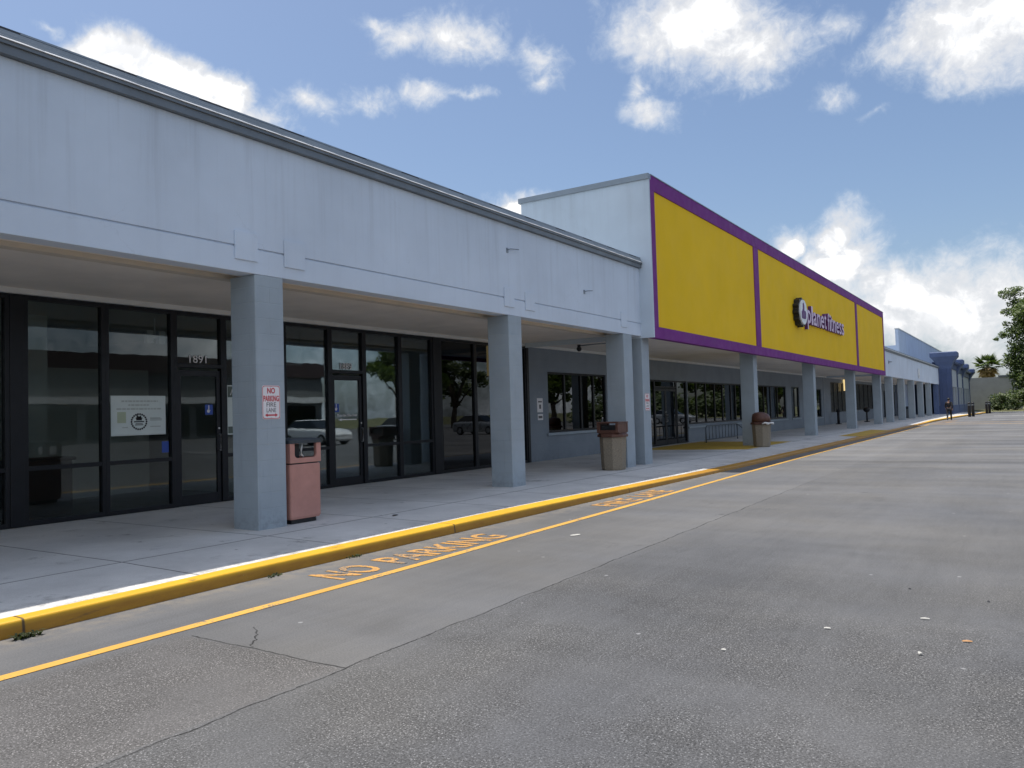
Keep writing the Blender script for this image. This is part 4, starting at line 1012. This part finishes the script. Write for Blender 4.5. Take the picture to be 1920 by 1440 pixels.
# ------------------------------------------------------------------ person
PE = thing('person', (2.72, 71.8, 0), 'person in dark clothes striding along the yellow kerb far away', 'person')
def skin_part(name, verts, edges, rads, mat, parent, root=0):
    me = bpy.data.meshes.new('t'); me.from_pydata(verts, edges, [])
    o = bpy.data.objects.new('t', me); COL.objects.link(o)
    sk = o.modifiers.new('s', 'SKIN'); sk.use_smooth_shade = True
    ss = o.modifiers.new('u', 'SUBSURF'); ss.levels = 2; ss.render_levels = 2
    if not me.skin_vertices: me.skin_vertices.new()
    for v, r_ in zip(me.skin_vertices[0].data, rads): v.radius = (r_, r_) if not isinstance(r_, tuple) else r_
    for i, v in enumerate(me.skin_vertices[0].data): v.use_root = (i == root)
    dg = bpy.context.evaluated_depsgraph_get(); out = bpy.data.meshes.new_from_object(o.evaluated_get(dg))
    bpy.data.objects.remove(o); out.materials.clear(); out.materials.append(mat)
    for p in out.polygons: p.use_smooth = True
    q = bpy.data.objects.new(name, out); COL.objects.link(q); q.parent = parent
    return q
# walks away from the camera (+y), mid stride; local coordinates
J = {'pel': (0, 0, .93), 'sp': (0, .01, 1.12), 'ch': (0, .02, 1.32), 'nk': (0, .03, 1.47), 'hd0': (0, .05, 1.55), 'hd': (0, .06, 1.64), 'hdt': (0, .05, 1.73),
     'shl': (-.19, .02, 1.40), 'ell': (-.25, .10, 1.14), 'wrl': (-.23, .26, .96), 'shr': (.19, .02, 1.40), 'elr': (.25, -.12, 1.15), 'wrr': (.24, -.16, .91),
     'hpl': (-.10, 0, .88), 'knl': (-.11, -.10, .50), 'anl': (-.11, -.38, .16), 'tol': (-.11, -.30, .05), 'hpr': (.10, 0, .88), 'knr': (.11, .20, .50), 'anr': (.11, .30, .09), 'tor': (.11, .46, .05)}
rad = {'pel': (.14, .11), 'sp': (.13, .10), 'ch': (.16, .11), 'nk': .055, 'hd0': .07, 'hd': (.085, .10), 'hdt': .07, 'shl': .065, 'ell': .045, 'wrl': .032, 'shr': .065, 'elr': .045, 'wrr': .032,
       'hpl': .09, 'knl': .06, 'anl': .04, 'tol': .035, 'hpr': .09, 'knr': .06, 'anr': .04, 'tor': .035}
def sub(keys, ed, grow, name, mat):
    ix = {k: i for i, k in enumerate(keys)}
    rr2 = [tuple(c+grow for c in rad[k]) if isinstance(rad[k], tuple) else rad[k]+grow for k in keys]
    return skin_part(name, [J[k] for k in keys], [(ix[a], ix[b]) for a, b in ed], rr2, mat, PE)
hands = {}
for s_, wr in (('l', 'wrl'), ('r', 'wrr')):
    b_ = Vector(J[wr]); d_ = Vector((0, .5 if s_ == 'l' else -.1, -1)).normalized()
    J['pm'+s_] = tuple(b_+d_*.07); rad['pm'+s_] = (.035, .02)
    for f in range(4):
        o_ = Vector((0, 1, 0)).cross(d_)*0+Vector((0, (f-1.5)*.018, 0)); J[f'f{s_}{f}'] = tuple(b_+d_*(.16+.012*(1-abs(f-1.5)))+o_+Vector((0, .01, 0))); rad[f'f{s_}{f}'] = .009
    J['th'+s_] = tuple(b_+d_*.09+Vector((0, .045, 0))); rad['th'+s_] = .01
keys = list(J)
ed = [('pel', 'sp'), ('sp', 'ch'), ('ch', 'nk'), ('nk', 'hd0'), ('hd0', 'hd'), ('hd', 'hdt'), ('ch', 'shl'), ('shl', 'ell'), ('ell', 'wrl'), ('ch', 'shr'), ('shr', 'elr'), ('elr', 'wrr'), ('pel', 'hpl'), ('hpl', 'knl'), ('knl', 'anl'), ('anl', 'tol'), ('pel', 'hpr'), ('hpr', 'knr'), ('knr', 'anr'), ('anr', 'tor')]
for s_, wr in (('l', 'wrl'), ('r', 'wrr')):
    ed += [(wr, 'pm'+s_), ('pm'+s_, 'th'+s_)]+[('pm'+s_, f'f{s_}{f}') for f in range(4)]
sub(keys, ed, 0, 'body', m_skin)
sub(['pel', 'sp', 'ch', 'shl', 'ell', 'wrl', 'shr', 'elr', 'wrr'], [('pel', 'sp'), ('sp', 'ch'), ('ch', 'shl'), ('shl', 'ell'), ('ell', 'wrl'), ('ch', 'shr'), ('shr', 'elr'), ('elr', 'wrr')], .022, 'shirt', m_cloth)
sub(['pel', 'hpl', 'knl', 'anl', 'hpr', 'knr', 'anr'], [('pel', 'hpl'), ('hpl', 'knl'), ('knl', 'anl'), ('pel', 'hpr'), ('hpr', 'knr'), ('knr', 'anr')], .02, 'trousers', m_jeans)
m = MB(); px_, py_, _ = PE.location; m.ball((px_, py_+.035, 1.675), (.105, .115, .10)); build('hair', m, m_hair, PE)
for k in ('l', 'r'):
    a = Vector(J['an'+k])+PE.location; b_ = Vector(J['to'+k])+PE.location
    m = MB(); m.tube([a+(b_-a)*-.25+Vector((0, 0, -.03)), a+Vector((0, 0, -.03)), (a+b_)/2, b_], [.045, .055, .05, .04], 8); build('shoe', m, m_black, PE)

# ------------------------------------------------------------------ vegetation
def leafball(m, c, r, n, s, mi=0, flat=.75):
    for _ in range(n):
        u = Vector((random.gauss(0, 1), random.gauss(0, 1), random.gauss(0, 1))).normalized()
        k = r*(random.random()**.45)*random.uniform(.75, 1.08); p = Vector(c)+Vector((u.x*k, u.y*k, u.z*k*flat))
        a = Vector((random.gauss(0, 1), random.gauss(0, 1), random.gauss(0, .6))).normalized(); b_ = a.orthogonal().normalized()
        b_ = (b_+Vector((0, 0, random.uniform(-.5, .5)))).normalized()
        l_ = s*random.uniform(.6, 1.4); w_ = l_*random.uniform(.35, .6)
        m.quad(p-a*l_, p-b_*w_, p+a*l_, p+b_*w_, mi)
def tree(name, loc, h, clumps, n, s, label, cat='tree', group=None, mat=None, trunk_r=.3, stems=5):
    t = thing(name, loc, label, cat, group)
    x, y, z = loc; m = MB(); fork = h*.28
    m.tube([(x, y, z-.2), (x+.05, y, z+fork*.5), (x-.05, y+.05, z+fork)], [trunk_r*1.25, trunk_r, trunk_r*.85], 9)
    for i, (cx_, cy_, cz_, r_) in enumerate(clumps[:stems*2]):
        c = Vector((x+cx_, y+cy_, z+cz_)); b_ = Vector((x, y, z+fork*.9)); mid = b_.lerp(c, .5)+Vector((random.uniform(-.3, .3), random.uniform(-.3, .3), .3))
        m.tube([b_, mid, c], [trunk_r*.5, trunk_r*.28, .04], 6)
    build('trunk', m, m_bark, t)
    m = MB(); tot = sum(c[3]**2 for c in clumps)
    for cx_, cy_, cz_, r_ in clumps: leafball(m, (x+cx_, y+cy_, z+cz_), r_, int(n*r_*r_/tot), s)
    build('crown', m, mat or m_leaf, t)
    return t
def rnd_clumps(n, R_, z0, z1, r0, r1, seed):
    rg = random.Random(seed); out = []
    for i in range(n):
        a = rg.uniform(0, 6.283); zt = rg.random(); z_ = z0+(z1-z0)*zt
        k = R_*math.sin(math.pi*(.18+.74*zt))**.7*math.sqrt(rg.uniform(.15, 1))
        out.append((k*math.cos(a), k*math.sin(a), z_, rg.uniform(r0, r1)))
    return out
big = rnd_clumps(46, 4.9, 3.4, 16.2, .9, 1.9, 5)
big += [(-2.4, -1, 2.4, 1.8), (-4.0, -.5, 2.2, 1.2), (-3.9, -.3, 4.6, 1.1), (-4.3, 0, 7.2, 1.0), (-.6, -1, 3.0, 2.2), (1., -1, 5.5, 2.6), (1., -1, 8.5, 2.6), (.8, -1, 12, 2.4), (.5, 0, 14.6, 1.8), (-1.6, 0, 15.2, 1.2), (-2.8, 0, 11.8, 1.4)]
big += [(-3.2, 0, 8.8, 1.8), (-2.6, -.6, 10.6, 1.9), (-2.2, 0, 13.0, 1.8), (-3.0, .2, 6.0, 1.9), (-1.5, -1, 7.0, 2.2), (-1.8, -1, 4.6, 2.2), (-.5, -1.5, 9.4, 2.2), (-1.0, -1, 11.6, 2.), (-3.9, -.3, 8.0, .9), (-3.6, 0, 14.4, .9), (-4.6, 0, 11.6, .6)]
big += [(-4.4, 0, 15.6, 1.2), (-3.3, .5, 15.9, 1.1), (-4.5, .3, 13.2, .9), (-4.0, 0, 10.4, 1.4), (-5.2, .2, 10.2, .7), (-5.9, 0, 9.6, .4), (-4.4, 0, 6.4, 1.2), (-3.5, 0, 4.8, 1.4), (-2.8, 0, 7.8, 1.6), (-3.4, -.5, 3.6, 1.3)]
tree('oak_tree', (10.6, 125, 0), 16, big, 34000, .19, 'tall leafy tree cut by the right edge of the picture', trunk_r=.35)
def bush(loc, R_, h, n, label, seed):
    t = thing('bush', loc, label, 'bush', 'hedge bushes below the far tree')
    x, y, z = loc; m = MB()
    rg = random.Random(seed)
    for i in range(5): m.tube([(x+rg.uniform(-.2, .2), y, z), (x+rg.uniform(-R_, R_)*.6, y+rg.uniform(-.3, .3), z+h*.7)], [.05, .015], 5)
    build('stem', m, m_bark, t)
    m = MB()
    for i in range(9): leafball(m, (x+rg.uniform(-R_, R_)*.7, y+rg.uniform(-R_, R_)*.5, z+h*rg.uniform(.2, .8)), h*.32, n//9, .15)
    build('foliage', m, m_leaf2, t)
bush((4.9, 119, .1), 1.2, 2.4, 1500, 'pale leafy bush at the left end beside the beige wall', 1)
bush((6.6, 121, .1), 1.5, 3.0, 1700, 'dark rounded bush in the middle under the tall tree', 2)
bush((8.7, 121, .1), 1.6, 3.2, 1700, 'dark bush at the right picture edge under the tall tree', 3)
# palm
PM = thing('palm_tree', (2.1, 166, 0), 'fan palm with a skirt of dry fronds behind the navy store', 'palm')
cx_, cy_, cz_ = 2.1, 166, 7.6
m = MB(); m.tube([(cx_, cy_, -.3), (cx_+.1, cy_, 3), (cx_, cy_, cz_)], [.28, .22, .2], 9); build('trunk', m, m_bark, PM)
def frond(m, ang, el_, L_, fan=.75):
    d = Vector((math.cos(ang)*math.cos(el_), math.sin(ang)*math.cos(el_), math.sin(el_))); sdv = d.cross(Vector((0, 0, 1))).normalized(); nrm = sdv.cross(d)
    o = Vector((cx_, cy_, cz_)); h_ = o+d*L_*.45
    m.tube([o, h_], [.03, .02], 4)
    for k in range(-5, 6):
        a = k/5*fan*1.35; dv = (d*math.cos(a)+sdv*math.sin(a)).normalized(); e = h_+dv*L_*.6*(1-.2*abs(k)/5)+Vector((0, 0, -.22*L_*(.4+abs(k)/5*.4)))
        wv = dv.cross(nrm).normalized()*.10; md = h_.lerp(e, .5)+Vector((0, 0, .08)); m.quad(h_, md+wv, e, md-wv)
m = MB(); rg = random.Random(3)
for i in range(40): frond(m, rg.uniform(0, 6.283), rg.uniform(-.35, 1.35), rg.uniform(2.0, 3.0))
build('frond', m, m_palm, PM, label=None)
m = MB()
for i in range(44): frond(m, rg.uniform(0, 6.283), rg.uniform(-1.3, -.3), rg.uniform(1.7, 2.6), .6)
build('dry_skirt', m, m_palmdry, PM)
# far beige building
FB = thing('far_building', (4.5, 146, 0), 'plain beige flat roofed building between the palm and the bushes', 'building')
m = MB(); m.box(-.5, 7.2, 141, 152, -.2, 4.95); build('wall', m, m_beige, FB)
m = MB(); m.box(4.3, 7.35, 140.85, 152.1, 4.951, 5.2); build('roof', m, m_metal_grey, FB)
m = MB(); m.box(3.2, 4.0, 140.96, 140.999, .1, 2.3); build('door', m, m_pale, FB)
# weeds at the kerb foot
def weed(x, y, n, h, label):
    t = tag(bpy.data.objects.new('weed', None), label, 'weed', 'weeds in the kerb joint'); t.location = (x, y, 0); COL.objects.link(t)
    m = MB()
    for i in range(n):
        a = random.uniform(0, 6.283); d = Vector((math.cos(a), math.sin(a), 0)); b_ = Vector((x+random.uniform(-.02, .03), y+random.uniform(-.09, .09), .001)); l_ = h*random.uniform(.5, 1.3)
        sd_ = Vector((-d.y, d.x, 0))*.006
        p1 = b_+d*l_*.4+Vector((0, 0, l_*.6)); p2 = b_+d*l_*.9+Vector((0, 0, l_*.5))
        m.quad(b_-sd_, b_+sd_, p1+sd_*1.3, p1-sd_*1.3); m.quad(p1-sd_*1.3, p1+sd_*1.3, p2+sd_*.2, p2-sd_*.2)
    build('blade', m, m_weed, t)
weed(1.99, 2.90, 70, .05, 'dark weed tuft at the foot of the kerb joint nearest the camera')
weed(1.90, 5.20, 26, .035, 'tiny weed at the kerb foot left of the NO PARKING lettering')
weed(1.89, 6.30, 22, .035, 'tiny weed at the kerb foot behind the NO PARKING lettering')
# litter on the lot
def litter(name, x, y, L_, W_, rot, mat, label, z=.003, cat='litter', curl=.008):
    L_ *= .58; W_ *= .55; curl *= .5
    m = MB(); c, s_ = math.cos(rot), math.sin(rot); N = 6; top = []; bot = []
    for i in range(N+1):
        t = i/N; wdt = W_*math.sin(math.pi*(.08+.84*t))**.7; zc_ = z+.001+curl*abs(math.sin(2.4*t+.4))
        for k in (-1, 1):
            u, v = (t-.5)*L_, k*wdt/2; top.append((x+u*c-v*s_, y+u*s_+v*c, zc_+.002+(.004 if k > 0 else 0))); bot.append((x+u*c-v*s_, y+u*s_+v*c, zc_+(.004 if k > 0 else 0)))
    n_ = len(top); m.v += top+bot
    for i in range(N):
        a = 2*i; m.face([a, a+1, a+3, a+2]); m.face([n_+a+2, n_+a+3, n_+a+1, n_+a])
        m.face([a, a+2, n_+a+2, n_+a]); m.face([a+3, a+1, n_+a+1, n_+a+3])
    m.face([0, n_, n_+1, 1]); m.face([n_-2, n_-1, 2*n_-1, 2*n_-2])
    o = build(name, m, mat, None, (x, y, 0)); tag(o, label, cat, 'scraps of litter on the asphalt'); return o
litter('dead_leaf', 7.69, 5.70, .10, .035, .3, m_leaf_litter, 'orange brown dead leaf on the asphalt near the right edge')
litter('paper_scrap', 7.47, 5.30, .055, .04, 1.0, m_paper, 'curled white scrap beside a dark speck on the asphalt', curl=.02)
litter('paper_scrap', 6.88, 5.63, .075, .03, .1, m_paper, 'flat white paper scrap in the middle of the lot')
litter('paper_scrap', 6.43, 4.85, .05, .03, .2, m_paper, 'tiny cream scrap on the coarse asphalt, lowest of the scraps')
litter('paper_scrap', 7.41, 6.17, .10, .03, .2, m_paper, 'long thin pale scrap above the orange leaf')
litter('dead_leaf', 7.76, 6.89, .03, .03, .2, m_black, 'small black seed pod nearest the right edge')
litter('dead_leaf', 7.21, 7.10, .03, .03, .2, m_black, 'small black seed pod farther up the lot')
litter('paper_scrap', 3.38, 8.55, .26, .11, 1.2, m_paper, 'flattened pale paper beside the yellow lane line', curl=.001)
litter('dead_leaf', .66, 8.36, .17, .10, 1.5, m_black, 'dark crumpled leaf on the sidewalk joint past the pink bin', z=.142)

# ------------------------------------------------------------------ across the lot (seen mirrored in the glass)
OB = thing('store_building', (55, 30, 0), 'low grey store with a dark red cornice across the lot, mirrored in the shop glass', 'building')
m = MB(); m.box(50, 62, 14, 62, 0, 6.6); build('wall', m, m_slate, OB)
m = MB(); m.box(49.6, 50, 14, 62, 6.0, 7.6); build('cornice', m, m_brickred, OB); m = MB(); m.box(49.2, 49.99, 14, 62, 3.3, 3.9); build('canopy', m, m_white, OB)
for i in range(9):
    window_unit(OB, 15.+i*5.2, 19.4+i*5.2, .3, 3.0, x=49.97, d=.1, gl=m_glass_dark, name='window')
def clone_tree(src, loc, rz, sc__, label, group):
    o = copy_tree(src); o.location = loc; o.rotation_euler = (0, 0, rz); o.scale = (sc__,)*3; o['label'] = label; o['group'] = group; return o
tl = tree('shade_tree', (44, 78, 0), 8.5, rnd_clumps(26, 3.6, 3, 8.6, .8, 1.5, 11), 5000, .24, 'round shade tree across the lot, nearest the red cornice store', group='shade trees across the lot')
tl['group'] = 'shade trees across the lot'
for k, (x, y, rz, s_, l_) in enumerate([(40, 92, 1., 1.1, 'second shade tree across the lot'), (46, 106, 2., 1.2, 'third shade tree across the lot'), (38, 122, 3., 1.0, 'fourth shade tree across the lot'), (30, 136, 4.1, 1.15, 'fifth shade tree across the lot'), (34, 160, 5, 1.3, 'sixth shade tree across the lot'), (24, 152, .5, 1.2, 'seventh shade tree across the lot'), (43, 68, 2.2, 1.1, 'shade tree beside the red cornice store'), (36, 84, 4.2, 1.2, 'broad shade tree behind the silver sedan'), (33, 99, 1.9, 1.15, 'broad shade tree behind the white sedan'), (30, 112, 3.9, 1.3, 'tall shade tree before the fourth one'), (27, 124, .9, 1.25, 'tall shade tree before the fifth one'), (22, 138, 2.6, 1.3, 'tall shade tree nearest the far verge')]):
    clone_tree(tl, (x, y, 0), rz, s_, l_, 'shade trees across the lot')
def car(loc, rz, paint, label):
    t = thing('parked_car', (0, 0, 0), label, 'car', 'cars parked across the lot')
    def sec(x, hw, z0, z1, tuck=.9): return [(x, -hw*.94, z0), (x, -hw, z0+.18), (x, -hw, z1-.12), (x, -hw*tuck, z1), (x, hw*tuck, z1), (x, hw, z1-.12), (x, hw, z0+.18), (x, hw*.94, z0)]
    m = MB(); m.loft([sec(-2.25, .72, .35, .78), sec(-2.12, .84, .25, .95), (sec(-1.3, .88, .22, 1.0)), sec(.6, .88, .22, .98), sec(1.7, .86, .22, .88), sec(2.15, .78, .25, .74), sec(2.28, .66, .35, .62)], 0, True, True); b_ = build('body', m, paint, t, bevel=.02)
    m = MB(); m.loft([[(-1.9, -.72, .96), (-1.9, .72, .96), (1.0, .74, .96), (1.0, -.74, .96)], [(-1.25, -.58, 1.42), (-1.25, .58, 1.42), (.15, .58, 1.44), (.15, -.58, 1.44)]]); build('cabin_glass', m, m_carglass, t, bevel=.03)
    m = MB(); m.loft([[(-1.28, -.60, 1.421), (-1.28, .60, 1.421), (.18, .60, 1.441), (.18, -.60, 1.441)], [(-1.1, -.54, 1.48), (-1.1, .54, 1.48), (.0, .54, 1.49), (.0, -.54, 1.49)]]); build('roof', m, paint, t, bevel=.02)
    for x in (-1.38, 1.38):
        for s_ in (-1, 1):
            m = MB(); m.tube([(x, s_*.70, .32), (x, s_*.90, .32)], .32, 16); wh = build('wheel', m, m_tyre, t)
            m = MB(); m.tube([(x, s_*.901, .32), (x, s_*.915, .32)], .2, 12); build('rim', m, m_rim, wh)
    for s_ in (-1, 1):
        m = MB(); m.ball((2.16, s_*.58, .66), (.1, .16, .07)); build('headlight', m, m_lamp, t)
        m = MB(); m.ball((-2.15, s_*.62, .82), (.1, .14, .08)); build('tail_light', m, m_taillamp, t)
    t.location = loc; t.rotation_euler = (0, 0, rz); return t
car((15.2, 66, 0), R(185), m_carwhite, 'white sedan parked across the lot, mirrored in the gym doors')
car((15.6, 78, 0), R(178), m_carsilver, 'silver sedan parked beyond the white sedan across the lot')
car((20, 33, 0), R(182), m_carwhite, 'white sedan parked alone nearer the red cornice store')
car((20.2, 41.5, 0), R(180), m_carsilver, 'silver sedan parked next to the lone white sedan')
car((20.1, 49.9, 0), R(183), m_carsilver, 'silver sedan in the same row, farthest from the red cornice store')

HG = thing('added_hedge', (24, 112, 0), 'added dense hedge along the far side of the lot, darkening the gym glass', 'added_hedge')  # added out of view to darken what the gym windows mirror
m = MB(); rg = random.Random(9)
for i in range(70):
    leafball(m, (25+rg.uniform(-1, 1), 76+i*1.1, 1.6+rg.uniform(-.5, 1.6)), rg.uniform(1.3, 2.0), 130, .34)
build('foliage', m, m_leaf2, HG)
m = MB()
for i in range(26): m.tube([(25, 77+i*3, -.1), (25+rg.uniform(-.3, .3), 77+i*3, 2.2)], [.07, .03], 5)
build('stem', m, m_bark, HG)
